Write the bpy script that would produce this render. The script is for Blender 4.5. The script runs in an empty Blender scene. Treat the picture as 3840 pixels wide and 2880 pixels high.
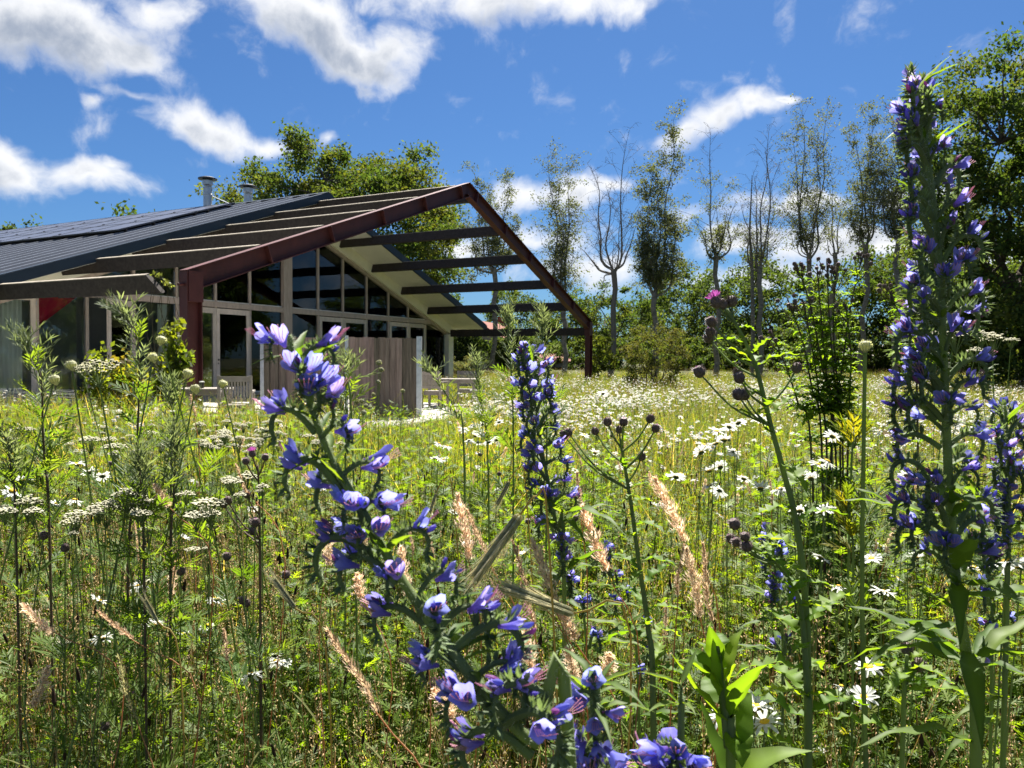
import bpy, math, random
import numpy as np
from mathutils import Matrix, Vector, Euler

SC = bpy.context.scene
COL = SC.collection
RAD = math.radians
rnd = random.Random(7)

# ------------------------------------------------------------------ camera
CAMZ = 1.25
F_PX, CXP, CYP = 2885.0, 1920.0, 1440.0          # the photograph's own pinhole
PITCH, ROLL = RAD(1.8), RAD(0.37)
FWD = Vector((0, math.cos(PITCH), -math.sin(PITCH)))
UP0 = Vector((0, math.sin(PITCH), math.cos(PITCH)))
RT0 = Vector((1, 0, 0))
RGT = RT0 * math.cos(ROLL) + UP0 * math.sin(ROLL)
UPV = UP0 * math.cos(ROLL) - RT0 * math.sin(ROLL)
CAM = Vector((0, 0, CAMZ))
cd = bpy.data.cameras.new("camera")
cam = bpy.data.objects.new("camera", cd)
COL.objects.link(cam)
cam.matrix_world = Matrix(((RGT.x, UPV.x, -FWD.x, 0), (RGT.y, UPV.y, -FWD.y, 0), (RGT.z, UPV.z, -FWD.z, CAMZ), (0, 0, 0, 1)))
cd.sensor_width = 36
cd.lens = 36 * F_PX / 3840
cd.clip_start, cd.clip_end = 0.02, 1500
cd.dof.use_dof = True
cd.dof.focus_distance = 1.7
cd.dof.aperture_fstop = 20
SC.camera = cam

# ------------------------------------------------------------------ light
SUN_EL, SUN_AZ = RAD(59), RAD(14)                  # azimuth measured from +Y towards +X
SUND = Vector((math.sin(SUN_AZ) * math.cos(SUN_EL), math.cos(SUN_AZ) * math.cos(SUN_EL), math.sin(SUN_EL)))
sl = bpy.data.lights.new("sun", 'SUN')
sl.energy = 4.9
sl.angle = RAD(0.53)
sl.color = (1.0, 0.95, 0.87)
so = bpy.data.objects.new("sun", sl)
COL.objects.link(so)
so.rotation_euler = (-SUND).to_track_quat('-Z', 'Y').to_euler()
so.location = (0, 0, 40)

world = bpy.data.worlds.new("World")
SC.world = world
world.use_nodes = True
SKY_STRENGTH = 0.05
CLOUD_STRENGTH = 0.26


def build_world():
    nt = world.node_tree
    N, L = nt.nodes, nt.links
    N.clear()

    def nd(t, **k):
        n = N.new(t)
        for a, b in k.items():
            setattr(n, a, b)
        return n

    def math_(op, a, b=None, c=None, clamp=False):
        n = nd('ShaderNodeMath', operation=op, use_clamp=clamp)
        for i, v in enumerate((a, b, c)):
            if v is None:
                continue
            if isinstance(v, (int, float)):
                n.inputs[i].default_value = v
            else:
                L.new(v, n.inputs[i])
        return n.outputs[0]
    out = nd('ShaderNodeOutputWorld')
    sky = nd('ShaderNodeTexSky')
    sky.sky_type = 'NISHITA'
    sky.sun_disc = False
    sky.sun_elevation = SUN_EL
    sky.sun_rotation = SUN_AZ
    sky.altitude = 0
    sky.air_density = 1.0
    sky.dust_density = 0.6
    sky.ozone_density = 2.6
    bg = nd('ShaderNodeBackground')
    tint = nd('ShaderNodeMix', data_type='RGBA', blend_type='MULTIPLY')
    tint.inputs[0].default_value = 1.0
    L.new(sky.outputs[0], tint.inputs[6])
    tint.inputs[7].default_value = (0.205, 0.345, 0.515, 1)
    L.new(tint.outputs[2], bg.inputs[0])
    bg.inputs[1].default_value = SKY_STRENGTH
    # direction -> azimuth / elevation
    geo = nd('ShaderNodeTexCoord')
    sep = nd('ShaderNodeSeparateXYZ')
    L.new(geo.outputs['Generated'], sep.inputs[0])
    az = math_('ARCTAN2', sep.outputs[0], sep.outputs[1])
    el = math_('ARCSINE', sep.outputs[2])
    comb = nd('ShaderNodeCombineXYZ')
    L.new(az, comb.inputs[0])
    L.new(el, comb.inputs[1])

    def dirpx(x, y):
        d = (FWD + RGT * ((x - CXP) / F_PX) - UPV * ((y - CYP) / F_PX)).normalized()
        return math.atan2(d.x, d.y), math.asin(d.z)
    # cumulus banks: sky direction (through the photo's pixels), half sizes in radians, tilt, weight
    blobs = [(120, 70, 560, 150, 0, 1.15), (470, 170, 240, 110, -.3, 1.0), (600, 40, 160, 110, -.3, .75),
             (1150, 60, 400, 130, -.25, 1.1), (1330, 200, 280, 120, -.35, 1.1), (1480, 190, 190, 110, .3, .8), (1380, 310, 120, 60, -.3, .7),
             (1900, 10, 620, 95, 0, 1.0), (2200, 20, 360, 90, .1, .9),
             (760, 470, 280, 90, -.18, 1.0), (1000, 530, 170, 55, -.1, .8), (720, 430, 160, 60, 0, .85),
             (60, 610, 240, 100, -.25, 1.0), (330, 655, 230, 75, -.05, 1.0), (430, 630, 110, 50, 0, .7),
             (520, 355, 170, 34, -.25, .62), (350, 365, 55, 34, .3, .6), (1225, 510, 46, 40, .4, .6), (1120, 480, 60, 30, 0, .45),
             (2690, 440, 210, 75, .32, 1.0), (2800, 400, 150, 62, 0, .9), (2580, 480, 130, 50, .2, .8), (2930, 375, 80, 26, -.1, .75),
             (2120, 715, 260, 85, .12, .95), (2300, 680, 150, 60, 0, .85), (1960, 740, 170, 80, .1, .9), (2030, 900, 300, 90, 0, .7),
             (3000, 770, 360, 60, .02, .85), (2850, 755, 150, 50, 0, .8), (3400, 740, 240, 70, 0, .8), (2620, 800, 130, 80, .4, .5),
             (2800, 905, 300, 75, .1, .95), (3230, 930, 420, 85, .05, 1.0), (2200, 1020, 420, 100, 0, .75), (2950, 1040, 600, 70, 0, .75),
             (1750, 950, 240, 90, 0, .7), (3650, 960, 400, 120, 0, .75)]

    def density(off):
        p = comb.outputs[0]
        if off:
            a = nd('ShaderNodeVectorMath', operation='ADD')
            L.new(p, a.inputs[0])
            a.inputs[1].default_value = off
            p = a.outputs[0]
        # wobble the coordinates so that outlines billow
        w1 = nd('ShaderNodeTexNoise')
        w1.inputs['Scale'].default_value = 9
        w1.inputs['Detail'].default_value = 4
        L.new(p, w1.inputs['Vector'])
        s = nd('ShaderNodeVectorMath', operation='SUBTRACT')
        L.new(w1.outputs['Color'], s.inputs[0])
        s.inputs[1].default_value = (.5, .5, .5)
        m = nd('ShaderNodeVectorMath', operation='MULTIPLY_ADD')
        L.new(s.outputs[0], m.inputs[0])
        m.inputs[1].default_value = (.085, .06, 0)
        L.new(p, m.inputs[2])
        pw = m.outputs[0]
        acc = None
        for (x, y, hx, hy, tilt, wt) in blobs:
            a0, e0 = dirpx(x, y)
            mp = nd('ShaderNodeMapping', vector_type='TEXTURE')
            mp.inputs['Location'].default_value = (a0, e0, 0)
            mp.inputs['Rotation'].default_value = (0, 0, tilt)
            mp.inputs['Scale'].default_value = (1.16 * hx / F_PX, 1.10 * hy / F_PX, 1)
            L.new(pw, mp.inputs[0])
            g = nd('ShaderNodeTexGradient', gradient_type='SPHERICAL')
            L.new(mp.outputs[0], g.inputs[0])
            v = math_('MULTIPLY', g.outputs[1], wt)
            acc = v if acc is None else math_('SMOOTH_MAX', acc, v, 0.12)
        # everywhere else in the sky: the same broken cumulus from plain noise
        nb = nd('ShaderNodeTexNoise')
        nb.inputs['Scale'].default_value = 3.0
        nb.inputs['Detail'].default_value = 3
        L.new(pw, nb.inputs['Vector'])
        nbv = math_('MULTIPLY', math_('SUBTRACT', nb.outputs[0], .47), 3.2)
        inside = math_('MULTIPLY', math_('LESS_THAN', math_('ABSOLUTE', az), .62), math_('LESS_THAN', el, .5))
        outw = math_('SUBTRACT', 1.0, inside)
        acc = math_('MAXIMUM', acc, math_('MULTIPLY', nbv, outw))
        n2 = nd('ShaderNodeTexNoise')
        n2.inputs['Scale'].default_value = 17
        n2.inputs['Detail'].default_value = 9
        n2.inputs['Roughness'].default_value = .58
        L.new(pw, n2.inputs['Vector'])
        d = math_('ADD', acc, math_('MULTIPLY', math_('SUBTRACT', n2.outputs[0], .5), 1.5))
        return d, n2.outputs[0]
    d0, nz = density(None)
    d1, _ = density((0.010, 0.030, 0))             # the same field a little nearer the sun
    mask = nd('ShaderNodeMapRange', interpolation_type='SMOOTHSTEP')
    L.new(d0, mask.inputs[0])
    mask.inputs[1].default_value = .15
    mask.inputs[2].default_value = .80
    up = math_('GREATER_THAN', el, -0.02)
    mk = math_('MULTIPLY', mask.outputs[0], up)
    # thick cloud between a place and the sun makes that place greyer
    thick = nd('ShaderNodeMapRange', interpolation_type='SMOOTHSTEP')
    L.new(math_('ADD', math_('MULTIPLY', d0, .55), math_('MULTIPLY', d1, .45)), thick.inputs[0])
    thick.inputs[1].default_value = .42
    thick.inputs[2].default_value = 1.0
    ccol = nd('ShaderNodeMix', data_type='RGBA')
    L.new(thick.outputs[0], ccol.inputs[0])
    ccol.inputs[6].default_value = (1.0, 1.01, 1.03, 1)
    ccol.inputs[7].default_value = (.36, .42, .53, 1)
    bgc = nd('ShaderNodeBackground')
    L.new(ccol.outputs[2], bgc.inputs[0])
    bgc.inputs[1].default_value = CLOUD_STRENGTH
    mx = nd('ShaderNodeMixShader')
    L.new(math_('MULTIPLY', mk, .97), mx.inputs[0])
    L.new(bg.outputs[0], mx.inputs[1])
    L.new(bgc.outputs[0], mx.inputs[2])
    L.new(mx.outputs[0], out.inputs[0])
    world.cycles.sampling_method = 'MANUAL'
    world.cycles.sample_map_resolution = 512


build_world()
SC.view_settings.view_transform = 'Standard'
SC.view_settings.look = 'None'
SC.view_settings.exposure = 2.0
SC.view_settings.gamma = 1.0
SC.view_settings.use_curve_mapping = False
cy = SC.cycles
cy.use_denoising = True
try:
    cy.denoiser = 'OPENIMAGEDENOISE'
except Exception:
    pass
cy.max_bounces = 10
cy.diffuse_bounces = 5
cy.glossy_bounces = 3
cy.transmission_bounces = 4
cy.transparent_max_bounces = 12
cy.caustics_reflective = False
cy.caustics_refractive = False


# ------------------------------------------------------------------ helpers
def at(x, y, d):
    """the point seen through photo pixel x, y at depth d metres"""
    return CAM + (FWD + RGT * ((x - CXP) / F_PX) - UPV * ((y - CYP) / F_PX)) * d


def px_of(P):
    q = Vector(P) - CAM
    k = q.dot(FWD)
    return CXP + F_PX * q.dot(RGT) / k, CYP - F_PX * q.dot(UPV) / k, k


MATS = {}


def mat(name, col, rough=.6, spec=.4, metal=0.0, noise=None, bump=None, transl=None, tint=False, coat=0.0, rand=0.0):
    """noise = (scale, amount, stretch xyz) varies the colour; bump = (scale, strength); transl = (fraction, colour)"""
    if name in MATS:
        return MATS[name]
    m = bpy.data.materials.new(name)
    m.use_nodes = True
    nt = m.node_tree
    N, L = nt.nodes, nt.links
    b = N['Principled BSDF']
    b.inputs['Roughness'].default_value = rough
    b.inputs['Specular IOR Level'].default_value = spec
    b.inputs['Metallic'].default_value = metal
    c = N.new('ShaderNodeRGB')
    c.outputs[0].default_value = (*col, 1)
    sock = c.outputs[0]
    if tint:
        a = N.new('ShaderNodeAttribute')
        a.attribute_name = 'tint'
        mx = N.new('ShaderNodeMix')
        mx.data_type = 'RGBA'
        mx.blend_type = 'MULTIPLY'
        mx.inputs[0].default_value = 1
        L.new(sock, mx.inputs[6])
        L.new(a.outputs['Color'], mx.inputs[7])
        sock = mx.outputs[2]
    if rand:
        oi = N.new('ShaderNodeObjectInfo')
        mr = N.new('ShaderNodeMapRange')
        L.new(oi.outputs['Random'], mr.inputs[0])
        mr.inputs[3].default_value = 1 - rand
        mr.inputs[4].default_value = 1 + rand
        hs = N.new('ShaderNodeHueSaturation')
        L.new(sock, hs.inputs['Color'])
        L.new(mr.outputs[0], hs.inputs['Value'])
        mr2 = N.new('ShaderNodeMapRange')
        L.new(oi.outputs['Random'], mr2.inputs[0])
        mr2.inputs[3].default_value = .5 + rand * .07
        mr2.inputs[4].default_value = .5 - rand * .07
        L.new(mr2.outputs[0], hs.inputs['Hue'])
        sock = hs.outputs[0]
    if noise:
        tc = N.new('ShaderNodeTexCoord')
        mp = N.new('ShaderNodeMapping')
        mp.inputs['Scale'].default_value = noise[2] if len(noise) > 2 else (1, 1, 1)
        L.new(tc.outputs['Object'], mp.inputs[0])
        nz = N.new('ShaderNodeTexNoise')
        nz.inputs['Scale'].default_value = noise[0]
        nz.inputs['Detail'].default_value = 6
        nz.inputs['Roughness'].default_value = .65
        L.new(mp.outputs[0], nz.inputs['Vector'])
        mr = N.new('ShaderNodeMapRange')
        L.new(nz.outputs[0], mr.inputs[0])
        mr.inputs[1].default_value = .28
        mr.inputs[2].default_value = .72
        mr.inputs[3].default_value = 1 - noise[1]
        mr.inputs[4].default_value = 1 + noise[1]
        mx = N.new('ShaderNodeMix')
        mx.data_type = 'RGBA'
        mx.blend_type = 'MULTIPLY'
        mx.inputs[0].default_value = 1
        L.new(sock, mx.inputs[6])
        L.new(mr.outputs[0], mx.inputs[7])
        sock = mx.outputs[2]
        if bump:
            bp = N.new('ShaderNodeBump')
            bp.inputs['Strength'].default_value = bump[1]
            bp.inputs['Distance'].default_value = bump[0]
            L.new(nz.outputs[0], bp.inputs['Height'])
            L.new(bp.outputs[0], b.inputs['Normal'])
    L.new(sock, b.inputs['Base Color'])
    if transl:
        t = N.new('ShaderNodeBsdfTranslucent')
        mx = N.new('ShaderNodeMix')
        mx.data_type = 'RGBA'
        mx.blend_type = 'MULTIPLY'
        mx.inputs[0].default_value = 1
        L.new(sock, mx.inputs[6])
        mx.inputs[7].default_value = (*transl[1], 1)
        L.new(mx.outputs[2], t.inputs[0])
        ms = N.new('ShaderNodeMixShader')
        ms.inputs[0].default_value = transl[0]
        L.new(b.outputs[0], ms.inputs[1])
        L.new(t.outputs[0], ms.inputs[2])
        L.new(ms.outputs[0], N['Material Output'].inputs[0])
    MATS[name] = m
    return m


class MB:
    """collects quads and triangles for ONE mesh"""

    def __init__(s):
        s.v, s.f, s.m, s.t = [], [], [], []
        s.n = 0

    def add(s, V, Fc, mi=0, col=(1, 1, 1)):
        V = np.asarray(V, float).reshape(-1, 3)
        s.v.append(V)
        c = np.asarray(col, float)
        s.t.append(np.broadcast_to(c, (len(V), 3)) if c.ndim == 1 else c)
        k = s.n
        for q in Fc:
            s.f.append([i + k for i in q])
        s.m.extend([mi] * len(Fc))
        s.n += len(V)

    def addq(s, V, nq, mi=0, col=(1, 1, 1)):
        """many separate quads, V is (nq*4, 3)"""
        base = np.arange(nq * 4).reshape(nq, 4).tolist()
        s.add(V, base, mi, col)

    def tube(s, pts, rad, n=6, mi=0, col=(1, 1, 1), cap=True):
        pts = [Vector(p) for p in pts]
        if isinstance(rad, (int, float)):
            rad = [rad] * len(pts)
        V = []
        prev = None
        for i, p in enumerate(pts):
            d = (pts[min(i + 1, len(pts) - 1)] - pts[max(i - 1, 0)])
            d = d.normalized() if d.length > 1e-9 else Vector((0, 0, 1))
            if prev is None:
                a = d.orthogonal().normalized()
            else:
                a = (prev - d * prev.dot(d))
                a = a.normalized() if a.length > 1e-6 else d.orthogonal().normalized()
            prev = a
            b = d.cross(a)
            for j in range(n):
                th = 2 * math.pi * j / n
                V.append(p + (a * math.cos(th) + b * math.sin(th)) * rad[i])
        Fc = []
        for i in range(len(pts) - 1):
            for j in range(n):
                Fc.append((i * n + j, i * n + (j + 1) % n, (i + 1) * n + (j + 1) % n, (i + 1) * n + j))
        if cap:
            Fc.append(tuple(range(n - 1, -1, -1)))
            Fc.append(tuple((len(pts) - 1) * n + j for j in range(n)))
        s.add(V, Fc, mi, col)

    def box(s, M, x0, x1, y0, y1, z0, z1, mi=0, col=(1, 1, 1)):
        V = [Vector(p) for p in ((x0, y0, z0), (x1, y0, z0), (x1, y1, z0), (x0, y1, z0), (x0, y0, z1), (x1, y0, z1), (x1, y1, z1), (x0, y1, z1))]
        if M is not None:
            V = [M @ p for p in V]
        s.add(V, [(0, 3, 2, 1), (4, 5, 6, 7), (0, 1, 5, 4), (1, 2, 6, 5), (2, 3, 7, 6), (3, 0, 4, 7)], mi, col)

    def prism(s, poly, ext, mi=0, col=(1, 1, 1)):
        """poly: 3D points of one face, ext: extrusion vector"""
        n = len(poly)
        A = [Vector(p) for p in poly]
        B = [p + Vector(ext) for p in A]
        nrm = Vector((0, 0, 0))
        for i in range(n):
            nrm += A[i].cross(A[(i + 1) % n])
        if nrm.dot(Vector(ext)) > 0:
            A, B = A[::-1], B[::-1]
        s.add(A + B, [tuple(range(n)), tuple(range(2 * n - 1, n - 1, -1))] + [(i, n + i, n + (i + 1) % n, (i + 1) % n) for i in range(n)], mi, col)

    def lathe(s, prof, n=12, M=None, mi=0, col=(1, 1, 1)):
        V, Fc = [], []
        for (r, z) in prof:
            for j in range(n):
                th = 2 * math.pi * j / n
                p = Vector((r * math.cos(th), r * math.sin(th), z))
                V.append(M @ p if M is not None else p)
        for i in range(len(prof) - 1):
            for j in range(n):
                Fc.append((i * n + j, i * n + (j + 1) % n, (i + 1) * n + (j + 1) % n, (i + 1) * n + j))
        Fc.append(tuple(range(n - 1, -1, -1)))
        Fc.append(tuple((len(prof) - 1) * n + j for j in range(n)))
        s.add(V, Fc, mi, col)

    def mesh(s, name, mats, smooth=False):
        me = bpy.data.meshes.new(name)
        V = np.concatenate(s.v) if s.v else np.zeros((0, 3))
        T = np.concatenate(s.t) if s.t else np.zeros((0, 3))
        me.vertices.add(len(V))
        me.vertices.foreach_set('co', V.astype(np.float32).ravel())
        ln = np.fromiter((len(f) for f in s.f), dtype=np.int32, count=len(s.f))
        idx = np.fromiter((i for f in s.f for i in f), dtype=np.int32)
        me.loops.add(len(idx))
        me.loops.foreach_set('vertex_index', idx)
        me.polygons.add(len(ln))
        st = np.concatenate(([0], np.cumsum(ln)[:-1])).astype(np.int32) if len(ln) else np.zeros(0, np.int32)
        me.polygons.foreach_set('loop_start', st)
        me.polygons.foreach_set('material_index', np.array(s.m, dtype=np.int32))
        me.polygons.foreach_set('use_smooth', np.full(len(ln), bool(smooth)))
        a = me.color_attributes.new('tint', 'FLOAT_COLOR', 'POINT')
        a.data.foreach_set('color', np.concatenate([T, np.ones((len(T), 1))], 1).astype(np.float32).ravel())
        me.update(calc_edges=True)
        for m in (mats if isinstance(mats, (list, tuple)) else [mats]):
            me.materials.append(m)
        return me

    def build(s, name, mats, parent=None, loc=None, smooth=False):
        return link(name, s.mesh(name, mats, smooth), parent, Matrix.Translation(loc) if loc is not None else None)


def link(name, me, parent=None, M=None):
    """one object of mesh me; with a parent M is its world matrix made relative to the parent's place"""
    o = bpy.data.objects.new(name, me)
    COL.objects.link(o)
    if parent is not None:
        o.parent = parent
    if M is not None:
        o.matrix_basis = M
    return o


def tag(o, label=None, cat=None, group=None, kind=None):
    if label:
        o['label'] = label
    if cat:
        o['category'] = cat
    if group:
        o['group'] = group
    if kind:
        o['kind'] = kind
    return o


def thing(name, label, cat, loc=(0, 0, 0), group=None):
    o = bpy.data.objects.new(name, None)
    o.empty_display_size = .1
    COL.objects.link(o)
    o.location = loc
    return tag(o, label, cat, group)


def frame(d, up=Vector((0, 0, 1)), loc=None, s=1.0, roll=0.0):
    """matrix whose x axis runs along d"""
    x = Vector(d).normalized()
    y = up.cross(x)
    y = y.normalized() if y.length > 1e-4 else x.orthogonal().normalized()
    z = x.cross(y)
    if roll:
        y, z = y * math.cos(roll) + z * math.sin(roll), z * math.cos(roll) - y * math.sin(roll)
    M = Matrix(((x.x * s, y.x * s, z.x * s, 0), (x.y * s, y.y * s, z.y * s, 0), (x.z * s, y.z * s, z.z * s, 0), (0, 0, 0, 1)))
    if loc is not None:
        M.translation = Vector(loc)
    return M


def smoothpath(pts, k=4):
    """Catmull-Rom through the points"""
    P = [Vector(p) for p in pts]
    P = [P[0] * 2 - P[1]] + P + [P[-1] * 2 - P[-2]]
    out = []
    for i in range(1, len(P) - 2):
        for j in range(k):
            t = j / k
            a, b, c, d = P[i - 1], P[i], P[i + 1], P[i + 2]
            out.append(.5 * ((2 * b) + (c - a) * t + (2 * a - 5 * b + 4 * c - d) * t * t + (3 * b - a - 3 * c + d) * t ** 3))
    out.append(P[-2])
    return out


def sstep(a, b, x):
    t = max(0.0, min(1.0, (x - a) / (b - a)))
    return t * t * (3 - 2 * t)


# ------------------------------------------------------------------ house axes (read off the photo's vanishing points)
ANG = RAD(62.9)
AX = Vector((-math.sin(ANG), math.cos(ANG), 0))          # v: along the ridge, away to the left
BX = Vector((math.cos(ANG), math.sin(ANG), 0))           # u: across the gable, away to the right
H0 = Vector((-6.31, 14.78, 0))                           # foot of the near red post


def hp(u, v, z):
    return H0 + BX * u + AX * v + Vector((0, 0, z))


def uv_of(x, y):
    q = Vector((x, y, 0)) - H0
    return q.dot(BX), q.dot(AX)


HM = Matrix(((BX.x, AX.x, 0, H0.x), (BX.y, AX.y, 0, H0.y), (0, 0, 1, 0), (0, 0, 0, 1)))   # (u, v, z) -> world


def ground_z(x, y):
    return 0.45 * sstep(36, 60, y)


def open_ground(x, y, lawn=True):
    u, v = uv_of(x, y)
    if v > 6.3 and -1.5 < u < 22.5:
        return False
    if -2.1 < u < 8 and -4.1 < v < 8:
        return False
    if -.205 < x / max(y, .1) < -.06 and 8.6 < y < 16 and u < 9:
        return False
    if lawn and -2.2 < u < 9.0 and -5.2 < v < 8:
        return False
    return True


# ------------------------------------------------------------------ materials
M_soil = mat('soil', (.055, .058, .028), .95, .1, noise=(3.0, .5), bump=(.03, .5))
M_terrace = mat('terrace_concrete', (.40, .385, .355), .85, .2, noise=(2.2, .14), bump=(.01, .3))
M_redsteel = mat('red_oxide_steel', (.075, .020, .018), .55, .4, noise=(2.5, .28, (1, 1, .5)), bump=(.004, .25))
M_beam = mat('weathered_beam', (.042, .035, .031), .8, .2, noise=(3.0, .38, (4, .35, 4)), bump=(.01, .4), rand=.12)
M_cap = mat('painted_sunlit_top', (.27, .24, .195), .8, .15, noise=(3.0, .3, (4, .35, 4)))  # paler than the beam: sunshine on the purlin tops, painted in
M_roof = mat('anthracite_roof_sheet', (.105, .115, .135), .34, .5, noise=(1.2, .12))
M_fascia = mat('dark_blue_fascia', (.012, .024, .040), .45, .4, noise=(2, .12))
M_soffit = mat('white_soffit_board', (.80, .78, .70), .6, .3, noise=(2, .05))
M_cream = mat('cream_render', (.80, .77, .63), .7, .25, noise=(3, .05))
M_frame = mat('weathered_window_wood', (.42, .345, .29), .7, .25, noise=(5, .22, (2, 2, .4)), bump=(.004, .3), rand=.10)
M_door = mat('pale_door_wood', (.58, .50, .425), .65, .3, noise=(6, .2, (2, 2, .5)), bump=(.004, .25), rand=.10)
M_metal = mat('galvanised_steel', (.48, .50, .52), .42, .5, metal=.75, noise=(9, .18))
M_black = mat('black_metal', (.012, .012, .013), .4, .5)
M_solar = mat('solar_cell', (.045, .050, .072), .30, 1.0)
M_solfr = mat('solar_frame', (.05, .055, .065), .4, .5, metal=.5)
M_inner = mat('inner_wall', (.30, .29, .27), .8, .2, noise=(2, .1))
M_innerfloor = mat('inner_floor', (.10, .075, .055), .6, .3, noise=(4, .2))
M_curt = mat('pale_curtain', (.82, .85, .78), .85, .1, transl=(.35, (1, 1, 1)))
M_redcurt = mat('red_curtain', (.62, .015, .07), .85, .1, transl=(.4, (1, .8, .8)))
M_board = mat('weathered_fence_board', (.20, .155, .125), .85, .15, noise=(4.5, .48, (5, 5, .35)), bump=(.006, .5), rand=.42)
M_teak = mat('grey_teak', (.21, .19, .165), .75, .2, noise=(7, .22, (1, 3, 1)), bump=(.003, .3))
M_tile = mat('red_roof_tile', (.17, .065, .045), .8, .2, noise=(6, .22))
M_brick = mat('pale_wall', (.42, .36, .31), .85, .2, noise=(6, .12))
M_bark = mat('bark', (.075, .062, .050), .9, .1, noise=(5, .4, (1, 1, .3)), bump=(.02, .6))
M_birch = mat('birch_bark', (.19, .175, .155), .85, .15, noise=(4, .55, (1, 1, 2.2)), bump=(.01, .4))
M_twig = mat('bare_twig', (.16, .145, .125), .9, .1)
LT = (1.6, 1.6, .6)
M_oak = mat('oak_leaf', (1, 1, 1), .75, .10, tint=True, transl=(.40, LT))
M_birchleaf = mat('birch_leaf', (1, 1, 1), .75, .10, tint=True, transl=(.36, (1.5, 1.5, .7)))
M_plant = mat('meadow_leaf', (1, 1, 1), .55, .22, tint=True, transl=(.52, (2.5, 2.3, .55)), rand=.22)
M_dry = mat('dry_grass', (1, 1, 1), .75, .15, tint=True, transl=(.5, (1.3, 1.2, 1.0)), rand=.12)
M_stem = mat('green_stem', (1, 1, 1), .6, .2, tint=True, transl=(.42, (1.4, 1.4, .75)))
M_hair = mat('plant_hair', (.42, .48, .34), .6, .3, transl=(.5, (1.1, 1.1, 1)))
M_blue = mat('bugloss_petal', (1, 1, 1), .5, .2, tint=True, transl=(.62, (1.4, 1.4, 1.12)), rand=.08)
M_pink = mat('pink_stamen', (.70, .38, .48), .5, .3, transl=(.4, (1, 1, 1)))
M_white = mat('daisy_petal', (.62, .63, .60), .55, .25, transl=(.42, (1, 1, .96)))
M_yellow = mat('yellow_floret', (.62, .38, .015), .7, .2)
M_umbel = mat('cream_floret', (.68, .66, .52), .75, .15, transl=(.3, (1, 1, .9)))
M_thistle = mat('thistle_bract', (1, 1, 1), .6, .25, tint=True)
M_floret = mat('thistle_floret', (.45, .12, .38), .6, .2, transl=(.4, (1.2, 1, 1.2)))


def glass_mat():
    m = bpy.data.materials.new('window_glass')
    m.use_nodes = True
    nt = m.node_tree
    N, L = nt.nodes, nt.links
    N.remove(N['Principled BSDF'])
    tr = N.new('ShaderNodeBsdfTransparent')
    tr.inputs[0].default_value = (.90, .94, .93, 1)
    gl = N.new('ShaderNodeBsdfGlossy')
    gl.inputs['Roughness'].default_value = .015
    gl.inputs[0].default_value = (.9, .95, 1, 1)
    fr = N.new('ShaderNodeFresnel')
    fr.inputs[0].default_value = 1.5
    nz = N.new('ShaderNodeTexNoise')
    nz.inputs['Scale'].default_value = 1.1
    bp = N.new('ShaderNodeBump')
    bp.inputs['Strength'].default_value = .03
    bp.inputs['Distance'].default_value = .03
    tc = N.new('ShaderNodeTexCoord')
    L.new(tc.outputs['Object'], nz.inputs['Vector'])
    L.new(nz.outputs[0], bp.inputs['Height'])
    L.new(bp.outputs[0], gl.inputs['Normal'])
    mx = N.new('ShaderNodeMixShader')
    L.new(fr.outputs[0], mx.inputs[0])
    L.new(tr.outputs[0], mx.inputs[1])
    L.new(gl.outputs[0], mx.inputs[2])
    L.new(mx.outputs[0], N['Material Output'].inputs[0])
    return m


M_glass = glass_mat()

# ================================================================== GROUND
def build_ground():
    mb = MB()
    xs = np.concatenate([np.linspace(-600, -80, 8), np.linspace(-70, 70, 57), np.linspace(80, 600, 8)])
    ys = np.concatenate([np.linspace(-300, -10, 6), np.linspace(-6, 90, 61), np.linspace(110, 900, 8)])
    V = [(x, y, ground_z(x, y) - .03 + (.02 * math.sin(x * 1.3) * math.cos(y * 1.1) if abs(x) < 60 and y < 90 else 0)) for y in ys for x in xs]
    nx = len(xs)
    Fc = [(j * nx + i, j * nx + i + 1, (j + 1) * nx + i + 1, (j + 1) * nx + i) for j in range(len(ys) - 1) for i in range(nx - 1)]
    mb.add(V, Fc)
    tag(mb.build('ground', M_soil, smooth=True), kind='structure')
    t = MB()
    t.box(HM, -2, 8, -4.1, 7.15, -.12, .0)
    o = tag(t.build('terrace', M_terrace), kind='structure')
    # joints of the slabs: separate pavers on the strip in view
    p = MB()
    p.box(None, .006, 1.994, .006, 1.374, 0, .022)
    me = p.mesh('paver', M_terrace)
    for i in range(5):
        for j in range(8):
            M = HM @ Matrix.Translation((-2.4 + 2 * i + .4, -4.1 + 1.38 * j, .002 + .003 * rnd.random()))
            link('paver', me, o, M)


build_ground()

# ================================================================== HOUSE
HALF, EAVE, SLOPE = 10.68, 2.93, .361


def line(u):
    return EAVE + SLOPE * (u if u < HALF else 2 * HALF - u)


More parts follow.
